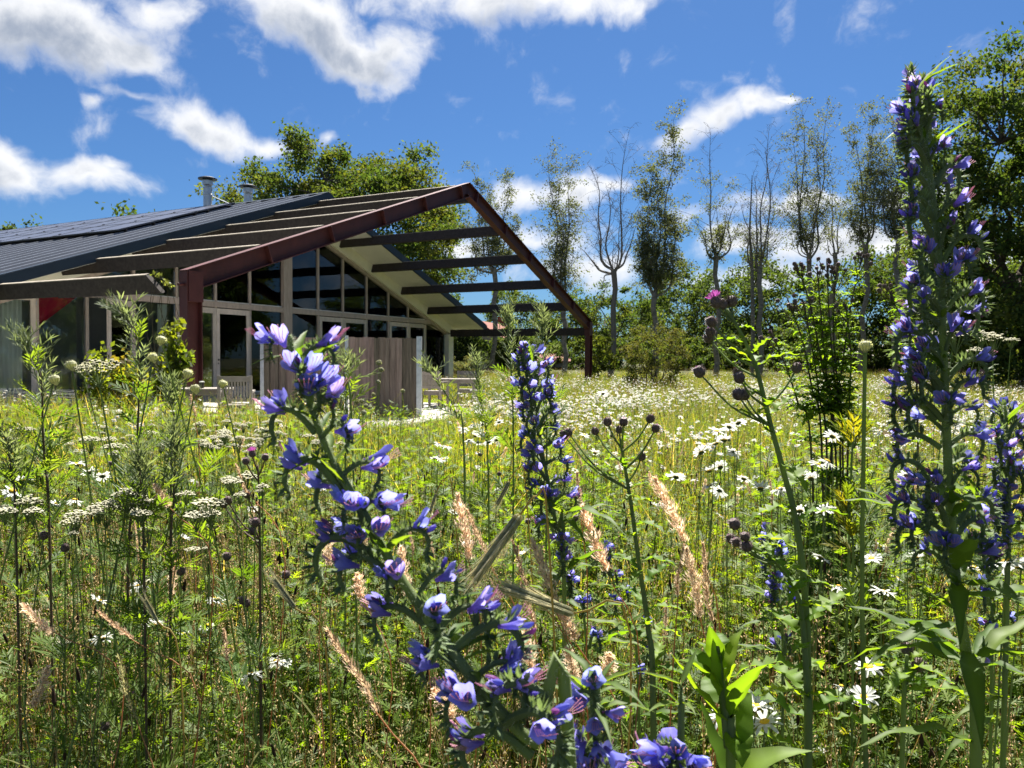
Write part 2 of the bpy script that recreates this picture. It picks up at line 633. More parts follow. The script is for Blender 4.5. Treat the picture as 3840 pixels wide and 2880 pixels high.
def build_house():
    house = thing('timber_house', 'long low gabled house with glazed end, solar roof and red steel pergola frame', 'house', (0, 0, 0))
    # ---- red portal frame: I sections
    S = Vector((1, 0, SLOPE)).normalized()

    def ibeam(mb, p0, p1, depth_dir, depth, width=.22, tf=.022, tw=.02):
        """p0, p1 on the outer face; depth_dir points inwards; local u,v,z coordinates"""
        p0, p1, dd = Vector(p0), Vector(p1), Vector(depth_dir).normalized()
        w = Vector((0, 1, 0)) * (width / 2)

        def slab(a, b, off, th, hw):
            q = [a + dd * off - hw, a + dd * off + hw, b + dd * off + hw, b + dd * off - hw]
            q2 = [HM @ x for x in q]
            ext = HM.to_3x3() @ (dd * th)
            mb.prism(q2, ext)
        slab(p0, p1, 0, tf, w)
        slab(p0, p1, depth - tf, tf, w)
        slab(p0, p1, tf + .001, depth - 2 * tf - .002, Vector((0, tw / 2, 0)))
    for side in (0, 1):
        u0 = 0 if side == 0 else 2 * HALF
        sg = 1 if side == 0 else -1
        mb = MB()
        ibeam(mb, (u0, 0, .12), (u0, 0, EAVE - .03), (sg, 0, 0), .36)
        mb.box(HM, u0 - .05 if sg > 0 else u0 - .40, u0 + .40 if sg > 0 else u0 + .05, -.2, .2, .09, .12)
        post = mb.build('post', M_redsteel, house)
        c = MB()
        c.box(HM, u0 - .22, u0 + .45, -.35, .35, -.1, .09)
        c.build('concrete_footing', M_terrace, post)
        # stub of pipe at the top of the near post
        if side == 0:
            b = MB()
            b.tube([hp(.02, -.02, 2.66), hp(-.16, -.06, 2.64)], .03, 8)
            b.build('pipe_stub', M_redsteel, post)
        hb = MB()
        hb.box(HM, u0 + .03 if sg > 0 else u0 - .37, u0 + .37 if sg > 0 else u0 - .03, -.125, .125, 2.33, 2.92)
        hb.build('knee_block', M_redsteel, post)
        r = MB()
        nrm = Vector((SLOPE * sg, 0, -1)).normalized()
        a = Vector((u0 + sg * .005, 0, EAVE))
        b = Vector((HALF - sg * .004, 0, EAVE + SLOPE * HALF))
        ibeam(r, a, b, nrm, .42)
        raf = r.build('rafter', M_redsteel, house)
        for k in (2.09, 4.13, 6.18, 8.15, 10.14):
            q = Vector((u0 + sg * k, 0, EAVE + SLOPE * k)) + nrm * .028
            st = MB()
            d = Vector((sg, 0, SLOPE)).normalized() * .02
            st.prism([HM @ (q + Vector((0, -.128, 0)) - d), HM @ (q + Vector((0, .128, 0)) - d), HM @ (q + Vector((0, .128, 0)) + d), HM @ (q + Vector((0, -.128, 0)) + d)],
                     HM.to_3x3() @ (nrm * .365))
            st.build('stiffener_plate', M_redsteel, raf)
    # ---- purlins
    for u, ztop, v0 in [(-.22, 2.84, .42), (2.09, 3.68, .14), (4.13, 4.42, .14), (6.18, 5.15, .14), (8.15, 5.86, .14), (10.2, 6.60, .14),
                        (11.2, 6.58, .14), (13.21, 5.83, .14), (15.18, 5.09, .14), (17.23, 4.35, .14), (19.27, 3.62, .14), (21.2, 2.67, .14)]:
        mb = MB()
        n = 9
        v1 = 7.16 if u > 11 else 7.1
        if u < 0:
            v1 = 26
        sgn = 1 if u < HALF else -1
        sx_ = Vector((sgn, 0, SLOPE)).normalized()
        sz_ = Vector((-SLOPE * sgn, 0, 1)).normalized()
        if u > 21:
            sx_, sz_ = Vector((1, 0, 0)), Vector((0, 0, 1))
        T = HM @ Matrix(((sx_.x, 0, sz_.x, u), (0, 1, 0, 0), (sx_.z, 0, sz_.z, ztop), (0, 0, 0, 1)))
        for j in range(n - 1):
            va, vb = v0 + (v1 - v0) * j / (n - 1), v0 + (v1 - v0) * (j + 1) / (n - 1)
            w = .048
            if u < 0 and j == 0:      # split, slanted end
                mb.prism([T @ Vector(q) for q in ((-w, va, -.36), (-w, vb, -.36), (-w, vb, 0), (-w, va + .28, 0))], T.to_3x3() @ Vector((2 * w, 0, 0)))
            else:
                mb.box(T, -w, w, va, vb, -.335, 0)
        pu = mb.build('purlin', M_beam, house)
        if u < 21:                    # added pale strip, sunlight on the beam's top put into its colour
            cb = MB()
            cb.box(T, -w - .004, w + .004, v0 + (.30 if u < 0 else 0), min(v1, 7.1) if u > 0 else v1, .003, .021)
            cb.build('sunlit_top_strip', M_cap, pu)
    # ---- roof
    V0, V1 = 5.6, 46.0
    RT = EAVE + .15

    def roof_side(sg):
        def P(k, v, dz=0):                # k metres in from the eave edge (k = -.7 .. HALF)
            return hp(k if sg > 0 else 2 * HALF - k, v, RT + SLOPE * k + dz)
        mb = MB()
        prof = []
        v = V0
        while v < V1:                      # trapezoid ribs run from eave to ridge
            prof += [(v, 0), (v + .58, 0), (v + .605, .075), (v + .715, .075), (v + .74, 0)]
            v += .75
        V = [P(-.62, a, d) for a, d in prof] + [P(HALF - .02, a, d) for a, d in prof]
        n = len(prof)
        mb.add(V, [(i, i + 1, n + i + 1, n + i) for i in range(n - 1)])
        rs = mb.build('roof_sheet', M_roof, house)
        fs = MB()                          # verge fascia with its cap
        fs.prism([P(-.64, V0 - .02, -.22), P(HALF, V0 - .02, -.22), P(HALF, V0 - .02, .05), P(-.64, V0 - .02, .05)], -AX * .03)
        fs.prism([P(-.64, V0 - .048, .054), P(HALF, V0 - .048, .054), P(HALF, V0 + .13, .054), P(-.64, V0 + .13, .054)], Vector((0, 0, .012)))
        fs.build('verge_fascia', M_fascia, house)
        gt = MB()
        gt.prism([P(-.66, V0 - .05, -.20), P(-.66, V1, -.20), P(-.66, V1, .04), P(-.66, V0 - .05, .04)], -BX * sg * .03)
        gt.build('eave_fascia', M_fascia, house)
        # tongue-and-groove soffit boards running up the slope
        sb = MB()
        v = V0 + .012
        while v < 9.4:
            sb.prism([P(-.60, v, -.235), P(HALF - .01, v, -.235), P(HALF - .01, v + .108, -.235), P(-.60, v + .108, -.235)], Vector((0, 0, .02)))
            sb.prism([P(-.60, v + .108, -.228), P(HALF - .01, v + .108, -.228), P(HALF - .01, v + .12, -.228), P(-.60, v + .12, -.228)], Vector((0, 0, .012)))
            v += .12
        so_ = sb.build('soffit', M_soffit, house)
        so_['kind'] = 'stuff'
        dk = MB()
        dk.prism([P(-.6, 9.45, -.235), P(HALF - .01, 9.45, -.235), P(HALF - .01, V1, -.235), P(-.6, V1, -.235)], Vector((0, 0, .02)))
        dk.build('ceiling_lining', M_soffit, house)
        return rs
    roof_side(1)
    roof_side(-1)
    rc = MB()
    zr = RT + SLOPE * HALF
    for sg in (1, -1):
        rc.prism([hp(HALF, V0 - .05, zr + .075), hp(HALF - sg * .22, V0 - .05, zr + .075 - SLOPE * .22), hp(HALF - sg * .22, V1, zr + .075 - SLOPE * .22), hp(HALF, V1, zr + .075)], Vector((0, 0, .012)))
    rc.build('ridge_cap', M_fascia, house)
    # ---- solar panels on the near slope (each one a part)
    pm = MB()
    W, Hh = 1.66, 1.62
    pm.box(None, .02, W - .02, .02, Hh - .02, .0, .034, 0)
    pm.box(None, 0, W, 0, .02, -.005, .042, 1)
    pm.box(None, 0, W, Hh - .02, Hh, -.005, .042, 1)
    pm.box(None, 0, .02, .02, Hh - .02, -.005, .042, 1)
    pm.box(None, W - .02, W, .02, Hh - .02, -.005, .042, 1)
    pme = pm.mesh('solar_panel', [M_solar, M_solfr])
    cm = MB()
    cm.box(None, -.03, .03, -.03, .03, 0, .03)
    cme = cm.mesh('panel_clamp', M_black)
    sx = Vector((0, 1, 0))
    sy = Vector((1, 0, SLOPE)).normalized()
    sz = sx.cross(sy) * -1
    sz = Vector((-SLOPE, 0, 1)).normalized()
    for row, (kk, va) in enumerate([(5.30, 9.15), (6.845, 9.15), (8.39, 9.15)]):
        nrow = 14
        for i in range(nrow):
            o = Vector((kk, va + i * (W + .014), RT + SLOPE * kk)) + sz * .13
            M = Matrix(((sx.x, sy.x, sz.x, o.x), (sx.y, sy.y, sz.y, o.y), (sx.z, sy.z, sz.z, o.z), (0, 0, 0, 1)))
            p = link('solar_panel', pme, house, HM @ M)
            link('panel_clamp', cme, p, Matrix.Translation((W + .007, .35, .03)))
    rl = MB()
    for kk in (5.5, 6.5, 7.1, 8.1, 8.65, 9.6):
        z = RT + SLOPE * kk
        rl.prism([hp(kk, 9.1, z + .045), hp(kk + .04, 9.1, z + .045 + SLOPE * .04), hp(kk + .04, 33, z + .045 + SLOPE * .04), hp(kk, 33, z + .045)], Vector((0, 0, .07)))
    rl.build('mounting_rail', M_black, house)
    # ---- flues
    for (u, v, h, brace) in [(10.2, 10.9, 1.22, True), (11.6, 10.3, 1.32, False)]:
        z0 = RT + SLOPE * (u if u < HALF else 2 * HALF - u)
        base = hp(u, v, z0 - .1)
        f = MB()
        f.lathe([(.155, 0), (.155, h - .30)], 20, Matrix.Translation(base))
        fl = f.build('chimney_flue', M_metal, house, smooth=False)
        for zz in (.62, h - .34):
            if zz < h - .2:
                b = MB()
                b.lathe([(.157, zz), (.172, zz + .01), (.172, zz + .04), (.157, zz + .05)], 20, Matrix.Translation(base))
                b.build('flue_band', M_metal, fl)
        c = MB()
        c.lathe([(.10, h - .295), (.12, h - .24), (.185, h - .20), (.19, h - .05), (.17, h - .045)], 20, Matrix.Translation(base))
        c.build('flue_cowl', M_metal, fl)
        c = MB()
        c.lathe([(.30, h - .01), (.34, h - .01), (.34, h + .03), (.18, h + .09), (.02, h + .115)], 20, Matrix.Translation(base))
        for k in range(4):
            th = k * math.pi / 2 + .4
            q = base + Vector((.15 * math.cos(th), .15 * math.sin(th), 0))
            c.box(Matrix.Translation(q), -.012, .012, -.012, .012, h - .06, h + .03)
        c.build('flue_cap', M_black, fl)
        if brace:
            b = MB()
            b.tube([base + Vector((.16, 0, h - .62)), hp(u + .55, v - .9, RT + SLOPE * (u + .35))], .02, 6)
            b.build('flue_brace', M_metal, fl)
    # ---- glazed gable
    VF = 7.2
    FD = .12                                 # frame depth
    def top(u):                              # underside of the cream board
        return RT + SLOPE * (u if u < HALF else 2 * HALF - u) - .25 - .40 - .15
    fr = []

    def fbox(name, u0, u1, z0, z1, m=M_frame, v0=VF, v1=VF + FD, parent=house):
        mb = MB()
        mb.box(HM, u0, u1, v0, v1, z0, z1)
        return mb.build(name, m, parent)

    def slopebar(name, ua, ub, dz0, dz1, m, v0, v1, off=0):
        mb = MB()
        def zt(u):
            return RT + SLOPE * (u if u < HALF else 2 * HALF - u)
        mb.prism([hp(ua, v0, zt(ua) + dz0), hp(ub, v0, zt(ub) + dz0), hp(ub, v0, zt(ub) + dz1), hp(ua, v0, zt(ua) + dz1)], AX * (v1 - v0))
        return mb.build(name, m, house)
    for a, b in ((.0, HALF), (2 * HALF, HALF)):
        slopebar('bargeboard', a, b, -.66, -.245, M_cream, VF - .14, VF + .2)
        slopebar('rake_frame', a + (.42 if a < 1 else -.42), b, -.80, -.662, M_frame, VF - .03, VF + FD)
    fbox('corner_column', 21.0, 21.42, 0, 2.45, M_cream, VF - .15, VF + .3)
    fbox('corner_column', -.06, .36, 0, 2.45, M_cream, VF - .15, VF + .3)
    fbox('central_post', 10.19, 10.61, .0, 5.98, M_frame, VF - .05, VF + FD)
    TR0, TR1 = 2.86, 3.04
    left = [.36, 1.58, 2.92, 4.33, 5.78, 7.24, 8.68, 10.19]
    right = [10.61, 12.04, 13.46, 14.94, 16.42, 17.86, 19.25, 21.0]
    kinds_l = ['door', 'pane', 'gap', 'gapdoor', 'pane', 'door', 'doorh', 'pane']
    # transom
    fbox('transom', .36, 10.19, TR0, TR1, M_frame, VF - .035, VF + FD)
    fbox('transom', 10.61, 19.6, TR0, TR1, M_frame, VF - .035, VF + FD)
    fbox('sill', .36, 10.19, 0, .10, M_frame, VF - .02, VF + FD)
    fbox('sill', 10.61, 21.0, 0, .10, M_frame, VF - .02, VF + FD)
    mulls = left[1:-1] + right[1:-1]
    for u in mulls:
        lo = .10
        fbox('mullion', u - .045, u + .045, lo, TR0, M_frame)
        if top(u) - .02 > TR1 + .05:
            fbox('mullion', u - .045, u + .045, TR1, top(u) + .05, M_frame)

    def glass(poly, name='glass_pane', v=VF + .05, parent=house):
        mb = MB()
        mb.prism([hp(u, v, z) for u, z in poly], AX * .012)
        return mb.build(name, M_glass, parent)
    # upper panes
    for seq in (left, right):
        for a, b in zip(seq[:-1], seq[1:]):
            a2, b2 = a + .045, b - .045
            ta, tb = top(a2) + .03, top(b2) + .03
            if max(ta, tb) < TR1 + .02:
                continue
            if ta < TR1:
                a2 += (TR1 - ta) / SLOPE
                ta = TR1
            if tb < TR1:
                b2 -= (TR1 - tb) / SLOPE
                tb = TR1
            poly = [(a2, TR1), (b2, TR1), (b2, tb), (a2, ta)]
            if abs(ta - TR1) < 1e-6:
                poly = poly[:3]
            elif abs(tb - TR1) < 1e-6:
                poly = [poly[0], poly[1], poly[3]]
            glass(poly)
            fbox('glazing_bead', a2, b2, TR1 - .005, TR1 + .035, M_soffit, VF + .01, VF + .045)

    def door(u0, u1, M=None, handle=None, z0=.10, z1=2.83):
        """a glazed leaf: stiles, rails, pane and handle, hung in the opening u0..u1"""
        W = u1 - u0
        T = M if M is not None else HM @ Matrix.Translation((u0, VF - .02, 0))
        leaf = MB()
        leaf.box(T, 0, .13, 0, .06, z0, z1)
        leaf.box(T, W - .13, W, 0, .06, z0, z1)
        leaf.box(T, .13, W - .13, .001, .059, z1 - .17, z1)
        leaf.box(T, .13, W - .13, .001, .059, z0, z0 + .22)
        lf = leaf.build('door', M_door, house)
        g = MB()
        g.box(T, .13, W - .13, .025, .037, z0 + .22, z1 - .17)
        g.build('glass_pane', M_glass, lf)
        if handle:
            x = .065 if handle == 'l' else W - .065
            sgn = 1 if handle == 'l' else -1
            h = MB()
            h.box(T, x - .022, x + .022, -.012, .0, 1.16, 1.22)
            h.tube([T @ Vector((x, -.01, 1.19)), T @ Vector((x, -.06, 1.19)), T @ Vector((x + sgn * .12, -.06, 1.19))], .011, 6)
            h.box(T, x - .02, x + .02, -.010, .0, 1.05, 1.10)
            h.build('handle', M_black, lf)
        for zz in (.35, 1.5, 2.55):
            hg = MB()
            x = W + .012 if handle == 'l' else -.012
            hg.tube([T @ Vector((x, -.012, zz)), T @ Vector((x, -.012, zz + .1))], .012, 6)
            hg.build('hinge', M_metal, lf)
        return lf
    # lower row, left half
    def pane(a, b, zt=TR0):
        glass([(a + .045, .10), (b - .045, .10), (b - .045, zt), (a + .045, zt)])
        fbox('glazing_bead', a + .045, b - .045, .10, .14, M_soffit, VF + .01, VF + .045)
    door(.36 + .02, 1.535, handle='l')
    pane(1.58, 2.92)
    # leaf swung outwards on the mullion at u = 4.33
    th = RAD(27)
    T = HM @ Matrix.Translation((4.28, VF - .03, 0)) @ Matrix.Rotation(math.pi + th, 4, 'Z') @ Matrix.Translation((0, -.06, 0))
    door(0, 1.33, M=T)
    pane(4.33, 5.78)
    door(5.83, 7.235)
    door(7.245, 8.63, handle='l')
    pane(8.68, 10.19)
    pane(10.61, 12.04)
    door(12.09, 13.455)
    door(13.465, 14.89, handle='l')
    pane(14.94, 16.42)
    door(16.47, 17.855)
    door(17.865, 19.2, handle='l')
    # last pane under the falling rake
    a, b = 19.295, 20.955
    glass([(a, .10), (b, .10), (b, top(b) + .03), (a, min(TR0, top(a) + .03))])
    # ---- shell and what shows through the glass
    w = MB()
    w.box(HM, -.05, .12, VF + .31, 46, 0, 2.62)
    w.build('side_wall', M_cream, house)
    w = MB()
    w.box(HM, 21.24, 21.41, VF + .31, 46, 0, 2.62)
    w.build('side_wall', M_cream, house)
    w = MB()
    w.prism([hp(.13, 45.5, 0), hp(21.23, 45.5, 0), hp(21.23, 45.5, 2.75), hp(HALF, 45.5, 6.55), hp(.13, 45.5, 2.75)], AX * .2)
    w.build('back_wall', M_cream, house)
    w = MB()
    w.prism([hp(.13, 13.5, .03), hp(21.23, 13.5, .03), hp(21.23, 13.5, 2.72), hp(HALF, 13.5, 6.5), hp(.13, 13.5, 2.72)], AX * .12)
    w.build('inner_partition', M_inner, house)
    w = MB()
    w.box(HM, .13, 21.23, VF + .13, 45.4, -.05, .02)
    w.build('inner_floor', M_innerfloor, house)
    w = MB()
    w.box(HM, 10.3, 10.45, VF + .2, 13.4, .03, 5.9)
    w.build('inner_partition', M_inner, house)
    # dark purlins carry on indoors
    for u, zt in [(2.09, 3.6), (4.13, 4.3), (6.18, 5.05), (8.15, 5.78), (13.21, 5.78), (15.18, 5.05), (17.23, 4.3), (19.27, 3.56)]:
        w = MB()
        w.box(HM, u - .055, u + .055, VF + .22, 13.4, zt - .33, zt)
        w.build('indoor_purlin', M_beam, house)
    # curtains
    def curtain(u0, u1, z0, z1, m, gather=None, v=VF + .19):
        mb = MB()
        n, k = 28, 10
        V = []
        for j in range(k + 1):
            t = j / k
            z = z1 + (z0 - z1) * t
            for i in range(n + 1):
                s_ = i / n
                a, b = u0, u1
                if gather:                  # drawn to one side lower down
                    b = u1 + (gather - u1) * sstep(0, .75, t)
                V.append(hp(a + (b - a) * s_, v + .045 * math.sin(s_ * n * 1.1 + .4 * t), z))
        mb.add(V, [(j * (n + 1) + i, j * (n + 1) + i + 1, (j + 1) * (n + 1) + i + 1, (j + 1) * (n + 1) + i) for j in range(k) for i in range(n)])
        return mb.build('curtain', m, house, smooth=True)
    curtain(8.74, 10.1, .12, 2.84, M_curt)
    curtain(10.64, 11.2, .12, 2.84, M_curt)
    curtain(19.4, 20.7, .12, 2.3, M_curt, gather=20.0)
    curtain(5.25, 5.55, .12, 2.84, M_curt)
    curtain(6.4, 6.75, .12, 2.84, M_curt)
    curtain(.75, 1.3, .12, 2.84, M_curt)
    # red cloth hung across the top corner of one pane
    mb = MB()
    n = 12
    V = []
    for j in range(n + 1):
        t = j / n
        for i in range(n + 1):
            s_ = i / n
            ub = 2.78 + (1.66 - 2.78) * t
            V.append(hp(1.63 + (ub - 1.63) * s_, VF + .2 + .03 * math.sin(9 * s_ + 3 * t), 2.86 - 1.05 * t * (1 - .18 * s_)))
    mb.add(V, [(j * (n + 1) + i, j * (n + 1) + i + 1, (j + 1) * (n + 1) + i + 1, (j + 1) * (n + 1) + i) for j in range(n) for i in range(n)])
    mb.build('red_curtain', M_redcurt, house, smooth=True)
    return house


build_house()


# ================================================================== FENCE, FURNITURE
def build_fence():
    pR = at(1572, 1440, 16.35); pR.z = 0
    pM = at(1300, 1440, 16.15); pM.z = 0
    pL = at(985, 1440, 16.9); pL.z = 0
    topz = 1.72
    f = thing('privacy_fence', 'weathered dark plank privacy screen with galvanised posts on the terrace', 'fence', pM)
    inv = Matrix.Translation(-pM)

    def seg(a, b):
        d = (b - a)
        Lh = d.length
        X = d.normalized()
        M = Matrix(((X.x, -X.y, 0, a.x), (X.y, X.x, 0, a.y), (0, 0, 1, 0), (0, 0, 0, 1)))
        x = .05
        i = 0
        while x < Lh - .08:
            w = rnd.uniform(.085, .155)
            w = min(w, Lh - .05 - x)
            if w < .03:
                break
            mb = MB()
            lap = .012 if i % 2 else -.002
            yo = (.014 if i % 2 else -.014) + rnd.uniform(-.004, .004)
            zt = topz - .02 + rnd.uniform(-.012, .012)
            zb = .012 + .2 * rnd.uniform(-.01, .01)
            n = 5
            V, Fc = [], []
            for k in range(n + 1):
                z = zb + (zt - zb) * k / n
                wob = rnd.uniform(-.004, .004)
                for (xx, yy) in ((x - lap + wob, yo - .011), (x + w + lap + wob, yo - .011), (x + w + lap + wob, yo + .011), (x - lap + wob, yo + .011)):
                    V.append(M @ Vector((xx, yy, z)))
            for k in range(n):
                for q in range(4):
                    Fc.append((k * 4 + q, k * 4 + (q + 1) % 4, k * 4 + 4 + (q + 1) % 4, k * 4 + 4 + q))
            Fc += [(3, 2, 1, 0), (n * 4, n * 4 + 1, n * 4 + 2, n * 4 + 3)]
            mb.add([inv @ p for p in V], Fc)
            mb.build('plank', M_board, f)
            x += w + .002
            i += 1
        for z in (.35, 1.45):
            mb = MB()
            mb.box(inv @ M, .05, Lh - .05, .03, .065, z, z + .07)
            mb.build('fence_rail', M_board, f)
        return M
    seg(pM, pR)
    seg(pL, pM)
    for p, w in ((pR, .055), (pM, .03), (pL, .04)):
        mb = MB()
        mb.box(Matrix.Translation(p - pM), -w, w, -.045, .045, .0, topz + .015)
        mb.box(Matrix.Translation(p - pM), -w - .05, w + .05, -.09, .09, .0, .012)
        mb.build('fence_post', M_metal, f)


build_fence()


def garden_chair(name, label, loc, rz, arms=True, slat=9, lean=.14):
    t = thing(name, label, 'chair', loc)
    t.rotation_euler = (0, 0, rz)
    W, D, Hs, Hb = .56, .50, .43, .93
    for x in (-W / 2 + .03, W / 2 - .03):
        m = MB(); m.box(None, x - .027, x + .027, -D / 2 - .03, -D / 2 + .03, 0, .64 if arms else Hs); m.build('leg', M_teak, t)
        m = MB()
        m.prism([(x - .027, D / 2 - .03, 0), (x + .027, D / 2 - .03, 0), (x + .027, D / 2 + lean, Hb), (x - .027, D / 2 + lean, Hb)], (0, .05, 0))
        m.build('leg', M_teak, t)
        if arms:
            m = MB(); m.box(None, x - .035, x + .035, -D / 2 - .06, D / 2 + .06, .64, .67); m.build('armrest', M_teak, t)
    for k in range(7):
        y = -D / 2 + .0 + k * (D / 7)
        m = MB(); m.box(None, -W / 2 + .06, W / 2 - .06, y, y + .055, Hs - .02, Hs); m.build('seat_slat', M_teak, t)
    for y in (-D / 2, D / 2 - .02):
        m = MB(); m.box(None, -W / 2 + .058, W / 2 - .058, y - .012, y + .012, Hs - .11, Hs - .022); m.build('seat_rail', M_teak, t)
    def by(z):
        return D / 2 - .005 + (lean + .03) * z / Hb
    for z0, z1 in ((Hb - .10, Hb - .01), (Hs + .06, Hs + .12)):
        m = MB()
        m.prism([(-W / 2 + .058, by(z0), z0), (W / 2 - .058, by(z0), z0), (W / 2 - .058, by(z1), z1), (-W / 2 + .058, by(z1), z1)], (0, .03, 0))
        m.build('back_rail', M_teak, t)
    for k in range(slat):
        x = -W / 2 + .075 + k * (W - .15 - .03) / (slat - 1)
        z0, z1 = Hs + .121, Hb - .101
        m = MB()
        m.prism([(x, by(z0) + .006, z0), (x + .03, by(z0) + .006, z0), (x + .03, by(z1) + .006, z1), (x, by(z1) + .006, z1)], (0, .016, 0))
        m.build('back_slat', M_teak, t)
    return t


def garden_table(label, loc, rz, L=1.5, W=.85, H=.74):
    t = thing('garden_table', label, 'table', loc)
    t.rotation_euler = (0, 0, rz)
    n = 8
    for k in range(n):
        y = -W / 2 + k * W / n
        m = MB(); m.box(None, -L / 2, L / 2, y, y + W / n - .008, H - .025, H); m.build('table_slat', M_teak, t)
    m = MB()
    for y in (-W / 2 + .07, W / 2 - .09):
        m.box(None, -L / 2 + .09, L / 2 - .09, y, y + .022, H - .115, H - .027)
    for x in (-L / 2 + .07, L / 2 - .09):
        m.box(None, x, x + .022, -W / 2 + .093, W / 2 - .093, H - .115, H - .027)
    m.build('apron', M_teak, t)
    for x in (-L / 2 + .09, L / 2 - .09):
        for y in (-W / 2 + .08, W / 2 - .08):
            m = MB(); m.box(None, x - .03, x + .03, y - .03, y + .03, 0, H - .116); m.build('leg', M_teak, t)
    return t


def gpt(x, d, z=0.0):
    """ground place below photo column x at depth d"""
    p = at(x, 1440, d)
    p.z = z
    return p


garden_chair('garden_chair', 'grey slatted chair beside the pale table by the red post', gpt(888, 13.2, .025), RAD(195))
garden_table('pale garden table between the red post and slatted chair', gpt(778, 13.4, .025), RAD(15), L=.85, W=.8, H=.70)
garden_chair('garden_chair', 'grey armchair half hidden by leaves at the foot of the red post', gpt(590, 12.9, .025), RAD(150))
garden_chair('garden_chair', 'dark teak chair just behind the galvanised end post of the fence', gpt(1632, 19.6, .025), RAD(165), slat=11)
garden_chair('garden_chair', 'dark teak chair on the far side of the table by the cream column', gpt(1752, 21.6, .0), RAD(5), slat=11)
garden_table('teak garden table with a chair at each side below the cream column', gpt(1712, 20.5, .0), RAD(5), L=1.1)


def tumbler():
    p = gpt(757, 13.3, .726)
    t = MB()
    t.lathe([(.035, 0), (.04, .1), (.036, .1), (.032, .006)], 14, Matrix.Translation(p))
    o = t.build('drinking_cup', M_black)
    tag(o, 'small dark cup with a white lid standing on the pale garden table', 'cup')
    l = MB()
    l.lathe([(.042, .101), (.042, .115), (.03, .12)], 14, Matrix.Translation(p))
    l.build('lid', M_white, o)


tumbler()


# ================================================================== FAR BUILDINGS
def far_house(name, label, loc, rz, L, W, H, R, roofm, wallm, chim=False):
    t = thing(name, label, 'house', loc)
    t.rotation_euler = (0, 0, rz)
    m = MB(); m.prism([(-L / 2, -W / 2, -.5), (L / 2, -W / 2, -.5), (L / 2, -W / 2, H), (-L / 2, -W / 2, H)], (0, W, 0))
    for s in (-1, 1):
        m.prism([(s * (L / 2 - .01), -W / 2 + .01, H), (s * (L / 2 - .01), W / 2 - .01, H), (s * (L / 2 - .01), 0, H + R - .15)], (-s * .2, 0, 0))
    m.build('wall', wallm, t)
    for s in (-1, 1):
        m = MB()
        m.prism([(-L / 2 - .3, s * (W / 2 + .45), H - .45 * 2 * R / W), (L / 2 + .3, s * (W / 2 + .45), H - .45 * 2 * R / W), (L / 2 + .3, 0, H + R), (-L / 2 - .3, 0, H + R)], (0, 0, .14))
        m.build('roof', roofm, t)
    for x in (-L / 3, 0, L / 3):
        for s in (-1, 1):
            f = MB(); f.box(None, x - .5, x + .5, s * W / 2 - .04, s * W / 2 + .04, H * .3, H * .85); fo = f.build('window_frame', M_teak, t)
            g = MB(); g.box(None, x - .44, x + .44, s * W / 2 - .05, s * W / 2 + .05, H * .34, H * .81); g.build('glass_pane', M_solar, fo)
    if chim:
        m = MB(); m.box(None, L / 4, L / 4 + .6, -.3, .3, H + R - .6, H + R + .8); m.build('chimney', M_tile, t)
    return t


far_house('farmhouse', 'house with red tiled roof half hidden behind the dark hedge', gpt(1850, 66, .45), RAD(75), 9, 7, 1.5, 2.3, M_tile, M_brick, True)
far_house('garden_shed', 'low shed with pale brown roof under the trees beyond the meadow', gpt(2045, 66, .4), RAD(8), 3.2, 2.6, .8, .5, M_tile, M_bark)
far_house('barn', 'low grey barn under the trees behind the tall bugloss', gpt(3380, 66, .4), RAD(-12), 10, 6, 1.3, .9, M_teak, M_bark)

# ================================================================== TREES
def leaf_quads(rng, C, n_each, spread, size, cols, up_bias=.3):
    """diamond leaves scattered round the points C (k,3); returns V (n*4,3), T (n*4,3)"""
    k = len(C)
    n = k * n_each
    c = np.repeat(C, n_each, 0)
    sp = np.repeat(np.asarray(spread).reshape(-1, 1) if np.ndim(spread) else np.full((k, 1), spread), n_each, 0)
    P = c + rng.normal(0, 1, (n, 3)) * sp * np.array([1, 1, .8])
    d = rng.normal(0, 1, (n, 3))
    d /= np.linalg.norm(d, axis=1, keepdims=True)
    nn = rng.normal(0, 1, (n, 3)) + np.array([0, 0, up_bias])
    b = np.cross(nn, d)
    b /= np.linalg.norm(b, axis=1, keepdims=True) + 1e-9
    s = size * rng.uniform(.6, 1.35, (n, 1))
    V = np.stack([P - d * s * .6, P + b * s * .34, P + d * s * .6, P - b * s * .34], 1).reshape(-1, 3)
    cols = np.asarray(cols)
    ci = rng.integers(0, len(cols), k)
    base = np.repeat(cols[ci], n_each, 0) * rng.uniform(.7, 1.3, (n, 1))
    T = np.repeat(base, 4, 0)
    return V, T, n


OAKC = [(.060, .095, .024), (.070, .105, .026), (.085, .112, .028), (.050, .084, .022), (.10, .118, .03)]
DARKC = [(.050, .080, .024), (.060, .092, .026), (.072, .102, .028), (.085, .108, .03)]
YELC = [(.10, .125, .025), (.085, .115, .022), (.12, .135, .03)]
BROWNC = [(.085, .085, .03), (.07, .075, .028), (.10, .095, .035)]
BIRC = [(.115, .13, .065), (.10, .12, .06), (.135, .145, .075)]


def wander(a, b, rg, k=5, amp=.08):
    a, b = Vector(a), Vector(b)
    L = (b - a).length
    out = []
    for i in range(k + 1):
        t = i / k
        p = a.lerp(b, t)
        if 0 < i < k:
            p = p + Vector((rg.uniform(-1, 1), rg.uniform(-1, 1), rg.uniform(-.5, .7))) * L * amp
        out.append(p)
    return out


